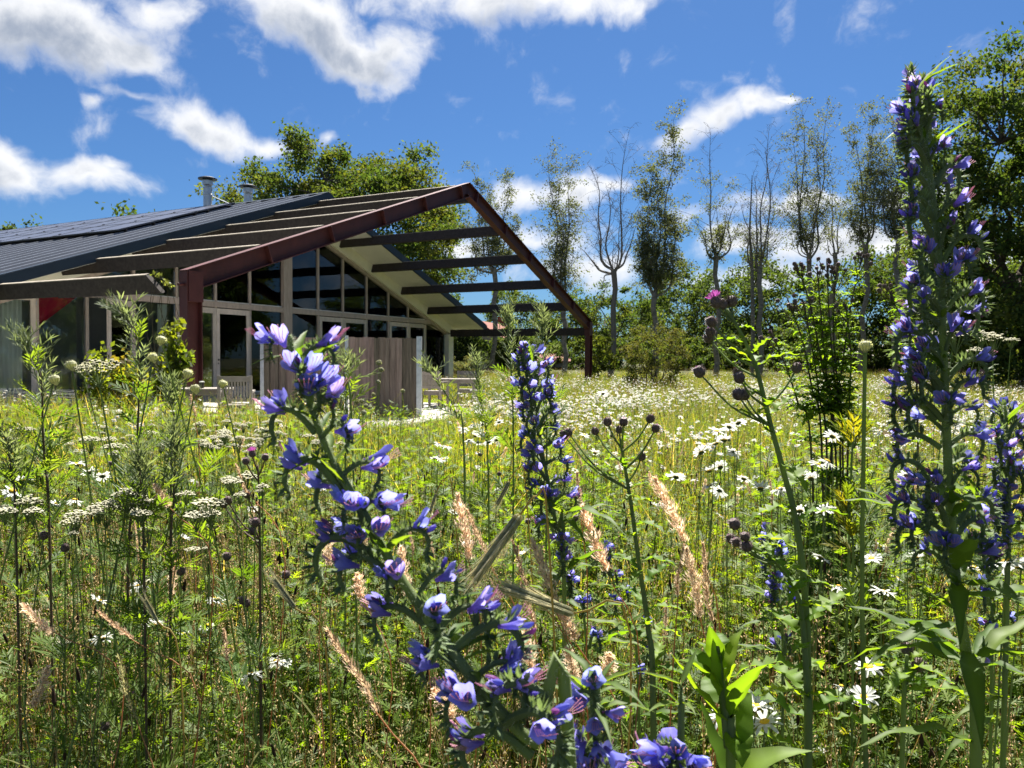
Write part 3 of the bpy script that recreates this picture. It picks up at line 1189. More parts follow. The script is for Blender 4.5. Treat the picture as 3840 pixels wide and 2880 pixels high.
def broad_tree(seed, H, Wd, bole, nclump, nleaf, lsize, cols, clump_r=.10, trunk_r=None, low=.22, shape=1.0, mb_only=False):
    """crown of many leaf clumps carried on limbs; returns (trunk MB, crown MB)"""
    rg = random.Random(seed)
    rng = np.random.default_rng(seed)
    tr = trunk_r or H * .022
    tm, cm = MB(), MB()
    fork = Vector((rg.uniform(-.2, .2), rg.uniform(-.2, .2), H * bole))
    tm.tube(wander((0, 0, -.3), fork, rg, 4, .03), [tr * 1.35, tr * 1.05, tr, tr * .95, tr * .9], 8)
    C, Rr = [], []
    cz = H * (low + 1) / 2
    rz = H * (1 - low) / 2
    limbs = []
    for k in range(8):
        th = k * 2.4 + rg.uniform(-.4, .4)
        e = rg.uniform(.15, .95)
        tip = Vector((math.cos(th) * Wd * .36 * math.cos(e), math.sin(th) * Wd * .36 * math.cos(e), cz + rz * .75 * math.sin(e)))
        path = wander(fork - Vector((0, 0, rg.uniform(0, H * bole * .35))), tip, rg, 5, .09)
        tm.tube(path, [tr * .55, tr * .45, tr * .36, tr * .26, tr * .17, tr * .08], 6)
        limbs += path[1:]
    tries = 0
    while len(C) < nclump and tries < 9000:
        tries += 1
        d = rng.normal(0, 1, 3)
        d /= np.linalg.norm(d)
        r = rng.uniform(.45, 1.0) ** .55
        lump = 1 + .16 * math.sin(3 * d[0] * 2 + seed) + .13 * math.sin(5 * d[1] + 2 * seed) + .12 * math.sin(4.3 * d[2] + seed * .7)
        p = np.array([d[0] * Wd / 2 * r * lump, d[1] * Wd / 2 * r * lump, cz + d[2] * rz * r * lump * (shape if d[2] < 0 else 1)])
        rr = H * clump_r * rng.uniform(.6, 1.15)
        if any(np.linalg.norm(p - q) < (rr + s) * .62 for q, s in zip(C, Rr)):
            if rng.random() < .93:
                continue
        C.append(p)
        Rr.append(rr)
    for p, rr in zip(C, Rr):
        v = Vector(p)
        q = min(limbs, key=lambda a: (a - v).length)
        tm.tube(wander(q, v, rg, 3, .1), [tr * .16, tr * .11, tr * .07, tr * .03], 4, cap=False)
    C2, S2 = [], []
    for p, rr in zip(C, Rr):               # each clump is again a few sprays
        for j in range(6):
            d = rng.normal(0, 1, 3)
            C2.append(p + d / np.linalg.norm(d) * rr * rng.uniform(.35, .85) * np.array([1, 1, .75]))
            S2.append(rr * rng.uniform(.22, .42))
    V, T, n = leaf_quads(rng, np.array(C2), max(1, nleaf // 6), S2, lsize, cols)
    cm.addq(V, n, 0, T)
    return tm, cm


def place_tree(name, label, cat, tm_me, cm_me, loc, rz=0, s=(1, 1, 1), group=None):
    t = thing(name, label, cat, loc, group)
    t.rotation_euler = (0, 0, rz)
    t.scale = s
    if tm_me is not None:
        link('trunk', tm_me, t)
    link('crown', cm_me, t)
    return t


def meshes(tc, cm=M_oak, bark=M_bark):
    return tc[0].mesh('trunk', bark), tc[1].mesh('crown', cm)


def tall(x, d, ytop):
    """height of something whose top is seen at photo pixel (x, ytop) at depth d"""
    return at(x, ytop, d).z


# the big oak behind the house and the one at the picture's right edge
a, b = meshes(broad_tree(11, 15.2, 15.0, .3, 190, 520, .18, OAKC + [(.10, .11, .02)], .082, low=.10))
place_tree('oak_tree', 'large spreading oak rising behind the ridge of the timber house', 'tree', a, b, gpt(1325, 50, .3))
a, b = meshes(broad_tree(23, 12.3, 10.0, .28, 170, 560, .15, OAKC, .082, low=.03, trunk_r=.33))
place_tree('oak_tree', 'dense oak with dark limbs at the meadow edge behind the tallest bugloss', 'tree', a, b, gpt(3850, 31, .1))

# background broadleaves: three meshes shared by many trees
VAR = [meshes(broad_tree(31, 10, 9, .25, 70, 170, .24, DARKC, .11, low=.04)),
       meshes(broad_tree(37, 10, 8, .28, 70, 170, .24, OAKC, .11, low=.06)),
       meshes(broad_tree(41, 10, 10, .22, 80, 160, .25, DARKC + OAKC[:2], .11, low=.03))]
BG = [  # x, depth, top y, width factor, mesh, label
    (1706, 52, 1240, 1.5, 0, 'dark rounded hedge tree right beside the cream corner column'),
    (1930, 76, 1090, 1.1, 2, 'dark broad tree seen under the pergola beams behind the paired mugworts'),
    (2120, 80, 1075, 1.0, 1, 'green bushy tree behind the far red post of the pergola'),
    (2310, 74, 1050, 1.1, 1, 'green bushy tree behind the foot of the forked bare birch'),
    (2560, 82, 1020, 1.05, 2, 'dark tree between the leafiest birch and the bare topped birch'),
    (2740, 76, 1000, 1.0, 0, 'dark tree behind the twin white birch trunks'),
    (2905, 72, 965, 1.1, 0, 'tallest dark round tree of the belt, behind the bare twin trunked birch'),
    (3080, 90, 1090, 1.2, 1, 'low green tree in the gap behind the thistle thicket'),
    (3260, 62, 950, .95, 2, 'round tree with bare lower limbs left of the tallest bugloss'),
    (3480, 58, 890, 1.1, 1, 'mid green tree behind the stem of the tallest bugloss'),
    (3680, 66, 1000, 1.3, 0, 'dark tree under the lower limbs of the edge oak'),
    (3930, 50, 960, 1.2, 2, 'dark tree at the picture edge behind the edge oak'),
    (1560, 84, 1040, 1.2, 1, 'pale green tree showing low between the pergola purlins'),
    (610, 66, 760, 1.0, 1, 'leafy treetop just peeping over the solar panels'),
    (40, 74, 845, 1.0, 2, 'leafy treetop over the far end of the solar roof'),
    (2430, 95, 1120, 1.3, 0, 'low dark tree deep in the belt behind the brown green shrub'),
]
for x, d, yt, wf, k, lab in BG:
    p = gpt(x, d)
    p.z = ground_z(p.x, p.y) - .1
    s = (tall(x, d, yt) - p.z) / 10.3
    place_tree('broadleaf_tree', lab, 'tree', VAR[k][0], VAR[k][1], p, rnd.uniform(0, 6.28), (s * wf, s * wf, s), 'trees in the belt beyond the meadow')
# low undergrowth closing the foot of the belt
ug = [broad_tree(53, 2.6, 6.0, .1, 46, 150, .17, DARKC, .17, low=.0), broad_tree(59, 2.4, 5.5, .1, 46, 150, .16, OAKC, .17, low=.0)]
UGM = [meshes(x) for x in ug]
for i, (x, d, k, s, lab) in enumerate([
        (2010, 70, 0, 1.0, 'dark shrub left of the shed under the pergola beams'), (2160, 66, 0, 1.0, 'dark shrub right of the shed behind the yellow green sapling'),
        (2330, 62, 0, 1.05, 'dark shrub at the foot of the forked bare birch'), (2600, 66, 1, 1.1, 'green shrub left of the dark twin thistle heads'),
        (2760, 64, 0, 1.15, 'dark shrub at the foot of the bare topped birch'), (2920, 62, 1, 1.35, 'tall green shrub beside the twin white trunks'),
        (3090, 68, 0, 1.0, 'low dark shrub behind the thistle thicket'), (3280, 62, 0, .9, 'low dark shrub left of the grey barn'),
        (3530, 56, 0, 1.1, 'dark shrub right of the grey barn'), (3720, 50, 0, 1.2, 'dark shrub below the edge oak'),
        (1880, 64, 0, 1.15, 'dark shrub right of the red roofed farmhouse'), (3900, 46, 1, 1.2, 'green shrub at the picture edge below the oak'),
        (2480, 70, 0, 1.2, 'dark shrub behind the brown green shrub'), (2680, 74, 0, 1.3, 'dark shrub deep behind the thistle with pink bloom')]):
    p = gpt(x, d)
    p.z = ground_z(p.x, p.y) - .15
    place_tree('undergrowth_shrub', lab, 'shrub', UGM[k][0], UGM[k][1], p, i * 1.7, (s, s, s), 'shrubs at the foot of the tree belt')
a, b = meshes(broad_tree(61, 2.5, 2.3, .08, 50, 230, .06, BROWNC + YELC[:1], .13, low=.02))
place_tree('brown_green_shrub', 'loose brown green shrub standing alone in the daisies beyond the far post', 'shrub', a, b, gpt(2450, 27, 0))
a, b = meshes(broad_tree(73, 3.2, 2.5, .1, 70, 300, .13, DARKC, .15, low=.0))
place_tree('dark_hedge', 'dense dark hedge bush between the cream corner column and the red roofed farmhouse', 'shrub', a, b, gpt(1716, 46, .1))
place_tree('dark_hedge', 'dense dark hedge bush right of the red roofed farmhouse under the lowest purlin', 'shrub', a, b, gpt(1925, 56, .3), 2, (1.25, 1.25, 1.0))
a, b = meshes(broad_tree(67, 1.35, 2.4, .05, 40, 260, .05, [(.16, .15, .08), (.13, .14, .07), (.10, .11, .05)], .16, low=0))
place_tree('clipped_bush', 'rounded straw topped bush right of the cream corner column', 'shrub', a, b, gpt(1712, 40, 0))
a, b = meshes(broad_tree(71, 1.75, 1.35, .25, 22, 60, .12, YELC, .13, low=.18, trunk_r=.025))
place_tree('sapling', 'yellow green sapling with large leaves behind the far red post', 'tree', a, b, gpt(2250, 38, .2), 0, (1.35, 1.35, 1.4))
# trees out of frame to the right: only their reflections show in the panes
for i, (x, y, h) in enumerate([(30, 22, 11), (38, 8, 13), (44, 30, 14), (34, 14, 15), (40, 36, 15), (48, 20, 17)]):
    if h:
        s = h / 10
        place_tree('reflected_tree', ['broad tree beyond the right edge, mirrored in the left panes', 'tall tree beyond the right edge, mirrored in the middle panes', 'dense tree beyond the right edge, mirrored in the right panes', 'tall tree beyond the right edge, mirrored beside the central post', 'tall tree beyond the right edge, mirrored in the upper panes', 'tallest tree beyond the right edge, mirrored above the doors'][i],
                   'tree', VAR[i % 3][0], VAR[i % 3][1], (x, y, 0), i, (s * .9, s * .9, s))


def birch(seed, H, fork, limbs, leaf, lean=0.0, bare_top=.0, tr=.15, cols=BIRC):
    """pollarded birch: bole to `fork`, then steep limbs; limbs = [(dx, dy, height fraction)], leaf = leaves per twig"""
    rg = random.Random(seed)
    rng = np.random.default_rng(seed)
    tm, cm = MB(), MB()
    f = Vector((lean, 0, fork))
    tm.tube(wander((0, 0, -.3), f, rg, 6, .025), [tr * 1.3, tr * 1.1, tr, tr, tr * .97, tr * .95, tr * 1.05], 8)
    C, S = [], []
    extra = [(dx * .6 + rg.uniform(-.9, .9), dy + rg.uniform(-.9, .9), hf * rg.uniform(.62, .86)) for dx, dy, hf in limbs]
    for li, (dx, dy, hf) in enumerate(limbs + extra):
        st = f - Vector((0, 0, rg.uniform(0, .35)))
        top = Vector((lean + dx, dy, H * hf))
        Lm = (top - st).length
        jt = .035 * Lm
        out = rg.uniform(.30, .62)
        path = smoothpath([st, st.lerp(top, .10) + Vector((dx * out * .8, dy * out * .8, rg.uniform(-.1, .15))), st.lerp(top, .30) + Vector((dx * out * .6 + rg.uniform(-jt, jt), dy * out * .5, 0)),
                           st.lerp(top, .52) + Vector((rg.uniform(-jt, jt) + dx * .12, rg.uniform(-jt, jt), 0)), st.lerp(top, .76) + Vector((rg.uniform(-jt, jt), rg.uniform(-jt, jt), 0)), top], 4)
        n = len(path)
        r0 = tr * (.46 if li < len(limbs) else .26)
        tm.tube(path, [r0 * (1 - .95 * i / (n - 1)) ** .9 for i in range(n)], 6)
        nb = int(Lm * 3.3)
        for k in range(nb):
            t = .10 + .88 * (k + rg.random()) / nb
            i = min(n - 2, int(t * (n - 1)))
            p = path[i].lerp(path[i + 1], t * (n - 1) - i)
            th = rg.uniform(0, 6.28)
            ln = (2.3 - 1.45 * t) * rg.uniform(.35, 1.3) * min(1.2, Lm / 6)
            d = Vector((math.cos(th), math.sin(th), rg.uniform(.5, 1.9))).normalized()
            e = p + d * ln
            mid = p.lerp(e, .5) + Vector((rg.uniform(-.1, .1), rg.uniform(-.1, .1), .05)) * ln
            rr = max(.009, r0 * (1 - t) * .36)
            tm.tube([p, mid, e], [rr, rr * .7, .005], 4, cap=False)
            for j in range(5):
                q = mid.lerp(e, rg.uniform(-.3, 1))
                d2 = Vector((rg.uniform(-1, 1), rg.uniform(-1, 1), rg.uniform(-.4, 1.1))).normalized() * ln * rg.uniform(.22, .5)
                tm.tube([q, q + d2 * .6, q + d2 + Vector((0, 0, -.08 * ln))], [.008, .006, .004], 3, cap=False)
                if leaf and not (bare_top and t > bare_top):
                    for m_ in range(2):
                        C.append(np.array(q + d2 * (.45 + .6 * m_) - Vector((0, 0, .16 * m_))))
                        S.append(.14)
    if C and leaf:
        V, T, n = leaf_quads(rng, np.array(C), leaf, S, .10, cols)
        cm.addq(V, n, 0, T)
    return tm, cm


BIR = [  # x of foot, depth, y of top, y of fork, limbs, leaves, bare from, lean px, label
    (1850, 48, 625, 1010, [(-1.3, 0, .97), (.9, .5, .98), (-.5, -.6, .8), (1.6, .2, .75), (-1.9, .2, .7)], 5, 0, 'leafy birch seen through the pergola beams'),
    (2116, 46, 580, 1130, [(-1.1, .2, 1.0), (.1, .2, .98), (-.5, -.5, .85)], 4, 0, 'slim leafy birch just right of the pergola apex slope'),
    (2296, 42, 500, 1010, [(-1.3, 0, .86), (-.45, .3, .8), (.75, 0, 1.0), (1.4, .2, .66), (-2.0, .2, .55)], 0, 0, 'bare pollarded birch with candelabra fork'),
    (2452, 43, 440, 1100, [(.1, 0, .8), (.95, .3, 1.0), (-.7, -.3, .72), (1.3, -.3, .62)], 8, 0, 'tallest and leafiest birch, right of the bare candelabra one'),
    (2680, 46, 490, 960, [(-.45, 0, 1.0), (.7, .4, .68), (-1.1, .3, .62), (1.2, 0, .72)], 4, .62, 'birch with bare topped leader and leafy lower limbs'),
    (2842, 45, 470, 1000, [(-.5, 0, .82), (.5, .2, 1.0), (.1, -.3, .9), (-1.2, 0, .7)], 1, .5, 'nearly bare birch with twin pale trunks'),
    (3025, 47, 400, 960, [(-1.2, 0, .9), (-.5, .2, .99), (1.0, 0, 1.0), (.3, -.3, .9)], 3, 0, 'thinly leaved birch above the thistle thicket'),
    (3120, 52, 690, 950, [(-.2, 0, 1.0), (.5, .2, .9)], 1, 0, 'small slender birch between two taller ones'),
    (3235, 47, 412, 920, [(-.9, 0, .92), (.3, 0, 1.0), (.9, .3, .9)], 5, 0, 'leafy birch left of the tallest bugloss'),
    (3360, 45, 390, 900, [(-.5, 0, .95), (.3, 0, 1.0), (1.0, .2, .85), (-1.2, .2, .8)], 5, 0, 'leafy birch right behind the tallest bugloss stem'),
    (3600, 52, 420, 900, [(-.5, 0, .95), (.5, 0, 1.0), (1.0, .2, .85)], 4, 0, 'pale birch top between the tallest bugloss and the edge oak'),
]
for i, (x, d, yt, yf, limbs, lf, bt, lab) in enumerate(BIR):
    p = gpt(x, d)
    p.z = ground_z(p.x, p.y)
    H = tall(x, d, yt) - p.z
    fk = tall(x, d, yf) - p.z
    tm, cm = birch(100 + i, H, fk, limbs, int(lf * 1.7 + .5), bare_top=bt)
    t = thing('birch_tree', lab, 'tree', p, 'row of pollarded birches beyond the meadow')
    tm.build('trunk', M_birch if lf else M_twig, t)
    if lf:
        cm.build('crown', M_birchleaf, t)
    if i == 5:
        t2 = MB()
        t2.tube([(-.35, .1, -.2), (-.3, .1, 2.5), (-.42, .1, fk), (-.6, .1, fk + 2), (-.5, .1, H * .8)], [.13, .12, .10, .06, .02], 7)
        t2.build('second_trunk', M_birch, t)

# ================================================================== MEADOW PLANTS: shared pieces
def strip(L, W, bend=.3, fold=.25, seg=6, peak=.4, wave=0.0, jag=0.0, rg=rnd):
    """a leaf along +x, creased on its midrib, bending down; three vertices a station"""
    V, Fc = [], []
    for i in range(seg + 1):
        t = i / seg
        sh = (t / peak) ** .6 if t < peak else max(0.0, (1 - (t - peak) / (1 - peak))) ** .8
        w = W / 2 * max(.03, sh)
        if jag:
            w *= (1 + jag) if i % 2 else (1 - jag)
        x = L * t * (1 - .12 * bend * t)
        z = L * (.10 * t - bend * t * t) + (wave * W * math.sin(t * 17 + 1) if wave else 0)
        f = fold * w
        j = jag * W * .25 * (1 if i % 2 else -.3)
        V += [(x + j, -w, z + f + wave * W * .6 * math.sin(t * 23)), (x, 0, z), (x + j, w, z + f - wave * W * .6 * math.sin(t * 20 + 2))]
    for i in range(seg):
        a = i * 3
        Fc += [(a, a + 3, a + 4, a + 1), (a + 1, a + 4, a + 5, a + 2)]
    return V, Fc


def strip_mesh(name, L, W, m, tint, **k):
    mb = MB()
    V, Fc = strip(L, W, **k)
    c = np.array([np.array(tint) * (1.35 if i % 3 == 1 else rnd.uniform(.8, 1.05)) for i in range(len(V))])
    mb.add(V, Fc, 0, c)
    return mb.mesh(name, m, smooth=True)


GREEN = (.064, .108, .016)
GREY_GREEN = (.075, .115, .045)
FRESH = (.085, .145, .014)
DARKG = (.040, .075, .018)
STEMG = (.165, .215, .085)
PURP = (.13, .10, .075)
BUGLEAF = [strip_mesh('leaf', .06, .011, M_plant, GREEN, bend=b, fold=.5, seg=7, wave=w, peak=.35) for b, w in ((.25, .05), (.5, .08), (.05, .04), (.8, .06))]
BIGLEAF = [strip_mesh('leaf', .13, .020, M_plant, GREEN, bend=b, fold=.45, seg=10, wave=w, peak=.35) for b, w in ((.35, .10), (.55, .13), (.15, .09))]
THLEAF = [strip_mesh('leaf', .09, .027, M_plant, FRESH, bend=b, fold=.35, seg=13, wave=.10, jag=.5, peak=.45) for b in (.2, .45, .7)]
LANCE = [strip_mesh('leaf', .16, .034, M_plant, FRESH, bend=b, fold=.35, seg=9, wave=.03, peak=.42) for b in (.12, .35, -.1)]


def corolla_mesh(seed, openness=1.0, hue=0.0):
    rg = random.Random(seed)
    mb = MB()
    ns, na = 7, 20
    L = .0155
    V, T = [], []
    for i in range(ns):
        t = i / (ns - 1)
        for j in range(na):
            th = 2 * math.pi * j / na
            lob = (.5 + .5 * math.cos(5 * th + math.pi / 2)) ** .7
            upper = .5 + .5 * math.sin(th)
            r = .0014 + (.0052 * openness) * t ** 1.35
            x = L * t * (.82 + .22 * upper)
            if i >= ns - 2:
                k = (i - ns + 3) / 2
                r *= 1 + .20 * lob * k * openness
                x += .0042 * lob * k * (.6 + .7 * upper) - .0012 * k
            r *= rg.uniform(.93, 1.07) * (1 + .10 * t * math.sin(3 * th + seed * 2))
            V.append((x, r * math.cos(th), r * math.sin(th) * .92 + .0016 * t * t))
            c0 = np.array((.20, .12, .42))
            c1 = np.array((.155 + hue * .20, .165 + hue * .03, .62))
            c2 = np.array((.22 + hue * .22, .23 + hue * .04, .72))
            c = c0 + (c1 - c0) * min(1, t * 1.8)
            c = c + (c2 - c) * (max(0, t - .6) / .4) * (.4 + .6 * lob)
            T.append(c * rg.uniform(.88, 1.12))
    Fc = [(i * na + j, i * na + (j + 1) % na, (i + 1) * na + (j + 1) % na, (i + 1) * na + j) for i in range(ns - 1) for j in range(na)]
    mb.add(V, Fc, 0, np.array(T))
    return mb.mesh('flower', M_blue, smooth=True)


FLOWERS = [corolla_mesh(1), corolla_mesh(2, 1.15), corolla_mesh(3, .85, .25), corolla_mesh(4, 1.05, .1)]
CLOSED = [corolla_mesh(5, .42, .2), corolla_mesh(6, .5, 0)]


def stamen_mesh():
    mb = MB()
    for k in range(4):
        y = (k - 1.5) * .0011
        mb.tube([(.006, y, -.0005), (.015, y * 1.6, -.001), (.021, y * 2.6, .0002 + .0008 * k), (.0245, y * 3.2, .0015 + .001 * k)], [.00026, .00023, .00020, .00034], 4)
    return mb.mesh('stamen', M_pink)


STAMEN = stamen_mesh()


def cyme_mesh(seed, small=False):
    """a hairy coiled side branch; its open flowers sit at x = 30 mm"""
    rg = random.Random(seed)
    mb = MB()
    path = [Vector(p) for p in ((0, 0, -.006), (.010, 0, .000), (.020, 0, .0035), (.029, 0, .0015), (.0335, 0, -.006), (.032, .001, -.014), (.027, .001, -.019))]
    path = smoothpath(path, 2)
    n = len(path)
    mb.tube(path, [.0026 * (1 - .45 * i / n) for i in range(n)], 6, 0, (.13, .175, .08))
    for i in range(3, n):
        p = path[i]
        d = (path[min(i + 1, n - 1)] - path[i - 1]).normalized()
        outw = Vector((d.z, 0, -d.x)) * -1
        k = 6
        for j in range(k):
            a = rg.uniform(-1.1, 1.1)
            dirv = (outw * math.cos(a) + Vector((0, 1, 0)) * math.sin(a) + d * rg.uniform(.0, .8)).normalized()
            L = rg.uniform(.006, .0100)
            V, Fc = strip(L, .0034, bend=-.2, fold=.4, seg=2, peak=.35)
            M = frame(dirv, loc=p)
            g = rg.uniform(.7, 1.3)
            mb.add([M @ Vector(v) for v in V], Fc, 0, (.125 * g, .175 * g, .085 * g))
    for i in range(110):                                    # bristly hairs
        p = path[rg.randrange(1, n)]
        dirv = Vector((rg.uniform(-1, 1), rg.uniform(-1, 1), rg.uniform(-1, 1))).normalized()
        q = p + dirv * rg.uniform(.0035, .0075)
        s = dirv.orthogonal().normalized() * .00022
        mb.add([p - s, p + s, q], [(0, 1, 2)], 1)
    for i in range(2 + seed % 3):                           # shut buds
        p = path[n // 2 + rg.randrange(0, n // 3)] + Vector((.001, rg.uniform(-.003, .003), .003))
        M = frame(Vector((1, rg.uniform(-.8, .8), rg.uniform(.1, .8))), loc=p)
        c = rg.choice([(.26, .10, .30), (.15, .13, .50), (.14, .14, .48)])
        prof = [(.0004, 0), (.0013, .002), (.0016, .005), (.0009, .008), (.0002, .0092)]
        mb.lathe(prof, 6, M @ Matrix.Rotation(math.pi / 2, 4, 'Y'), 2, c)
    return mb.mesh('cyme', [M_stem, M_hair, M_blue])


CYMES = [cyme_mesh(s) for s in range(5)]


def stem_part(parent, base, path, r0, r1, tint, n=7, hairs=0, m=None, name='stem', hairlen=.0035):
    mb = MB()
    k = len(path)
    mb.tube([p - base for p in path], [r0 + (r1 - r0) * i / (k - 1) for i in range(k)], n, 0, tint)
    rg = random.Random(k * 31 + hairs)
    for _ in range(hairs):
        t = rg.random() * (k - 1.001)
        i = int(t)
        p = path[i].lerp(path[i + 1], t - i) - base
        r = r0 + (r1 - r0) * t / (k - 1)
        a = Vector((rg.uniform(-1, 1), rg.uniform(-1, 1), rg.uniform(-.2, .4))).normalized()
        q = p + a * (r + rg.uniform(.5, 1) * hairlen)
        s = a.orthogonal().normalized() * .00028
        mb.add([p + a * r * .8 - s, p + a * r * .8 + s, q], [(0, 1, 2)], 1)
    return mb.build(name, [m or M_stem, M_hair], parent, smooth=True)


def path_px(pts):
    """[(x, y, depth)...] top to bottom -> smooth 3D path that ends in the soil"""
    P = [at(*p) for p in pts]
    last = P[-1]
    gz = ground_z(last.x, last.y) - .03
    if last.z > gz + .02:
        d = P[-1] - P[-2]
        dd = min(.25, .5 * (last.z - gz))
        h = Vector((d.x, d.y, 0))
        if h.length > .12:
            h = h.normalized() * .12
        P.append(Vector((last.x + h.x, last.y + h.y, gz)))
    return smoothpath(P, 5)


def local(parent_loc, M):
    return Matrix.Translation(-Vector(parent_loc)) @ M


def bugloss(label, pts, clusters, r0, r1, fs=1.0, nleaf=14, seed=0, lowleaf=10, hairs=700, reach=.034, group='blue viper bugloss plants', leafs=1.0, detail=True, few=False):
    rg = random.Random(900 + seed)
    path = path_px(pts)
    base = path[-1].copy()
    t = thing('viper_bugloss', label, 'wildflower', base, group)
    stem_part(t, base, path, r1, r0, STEMG, 8, hairs)
    proj = [px_of(p) for p in path]
    for ci, (x, y) in enumerate(clusters):
        i = min(range(len(path)), key=lambda i: abs(proj[i][1] - (y + 18)))
        d = proj[i][2]
        dx = (x - proj[i][0]) * d / F_PX
        R = max(reach * rg.uniform(.85, 1.1), abs(dx))
        off = math.sqrt(max(0, R * R - dx * dx))
        if abs(dx) < .45 * R:
            off *= -1 if rg.random() < (.5 if few else .8) else 1
        else:
            off *= rg.choice((-1, -1, 1)) * .8
        fl = at(x, y, d + off)
        want = fl.z - abs(R) * rg.uniform(.15, .55)
        j = min(range(len(path)), key=lambda i: abs(path[i].z - want))
        a = path[j]
        v = fl - a
        sc = max(.7 * fs, min(1.5 * fs, v.length / .030))
        org = fl - v.normalized() * .030 * sc
        if (org - a).length > .006:                         # long peduncle when the cluster hangs far out
            mb = MB()
            mb.tube(smoothpath([a - base, (a.lerp(org, .5) + Vector((0, 0, -.004))) - base, org - base], 3), [.0016 * fs] * 6 + [.0014 * fs], 5, 0, STEMG)
            mb.build('side_stem', M_stem, t)
        M = frame(v, loc=org, s=sc)
        cy_ = link('cyme', CYMES[(ci + seed) % 5], t, local(base, M))
        Mi = M.inverted()
        nf = (rg.choice((1, 1, 2)) if ci < 22 else rg.choice((1, 2, 2))) if few else rg.choice((1, 2, 2, 3)) if detail else rg.choice((1, 2, 2))
        for k in range(nf):
            dv = v.normalized()
            side = dv.cross(Vector((0, 0, 1)))
            side = side.normalized() if side.length > .01 else Vector((1, 0, 0))
            dirv = dv * 1.0 + side * ((k - (nf - 1) / 2) * .75 + rg.uniform(-.15, .15)) + Vector((0, 0, rg.uniform(-.25, .35)))
            pos = fl - dv * .008 * fs + side * (k - (nf - 1) / 2) * .007 * fs + Vector((0, 0, rg.uniform(-.003, .004) * fs))
            me = rg.choice(FLOWERS) if rg.random() < .86 else rg.choice(CLOSED)
            Mf = frame(dirv, loc=pos, s=fs * rg.uniform(.88, 1.14), roll=rg.uniform(-.3, .3))
            f = link('flower', me, cy_, Mi @ Mf)
            if detail and me not in CLOSED:
                link('stamen', STAMEN, cy_, Mi @ Mf)
    zt, zb = path[0].z, path[-1].z
    for k in range(nleaf):                                  # narrow leaves among the flowers
        i = rg.randrange(2, int(len(path) * .75))
        th = rg.uniform(0, 6.28)
        dv = Vector((math.cos(th), math.sin(th), rg.uniform(.3, 1.0)))
        link('leaf', rg.choice(BUGLEAF), t, local(base, frame(dv, loc=path[i], s=rg.uniform(.45, .85) * leafs)))
    for k in range(lowleaf):                                # broad wavy leaves lower down
        i = rg.randrange(int(len(path) * .62), len(path) - 2)
        th = rg.uniform(0, 6.28)
        dv = Vector((math.cos(th), math.sin(th), rg.uniform(.0, .7)))
        link('leaf', rg.choice(BIGLEAF), t, local(base, frame(dv, loc=path[i], s=rg.uniform(.6, 1.1) * leafs)))
    return t


def zz(x0, y0, k, L):
    return [(x0 + k * a, y0 + k * b) for a, b in L]


def s22(L):
    return [(a * 1.736, b * 1.736) for a, b in L]


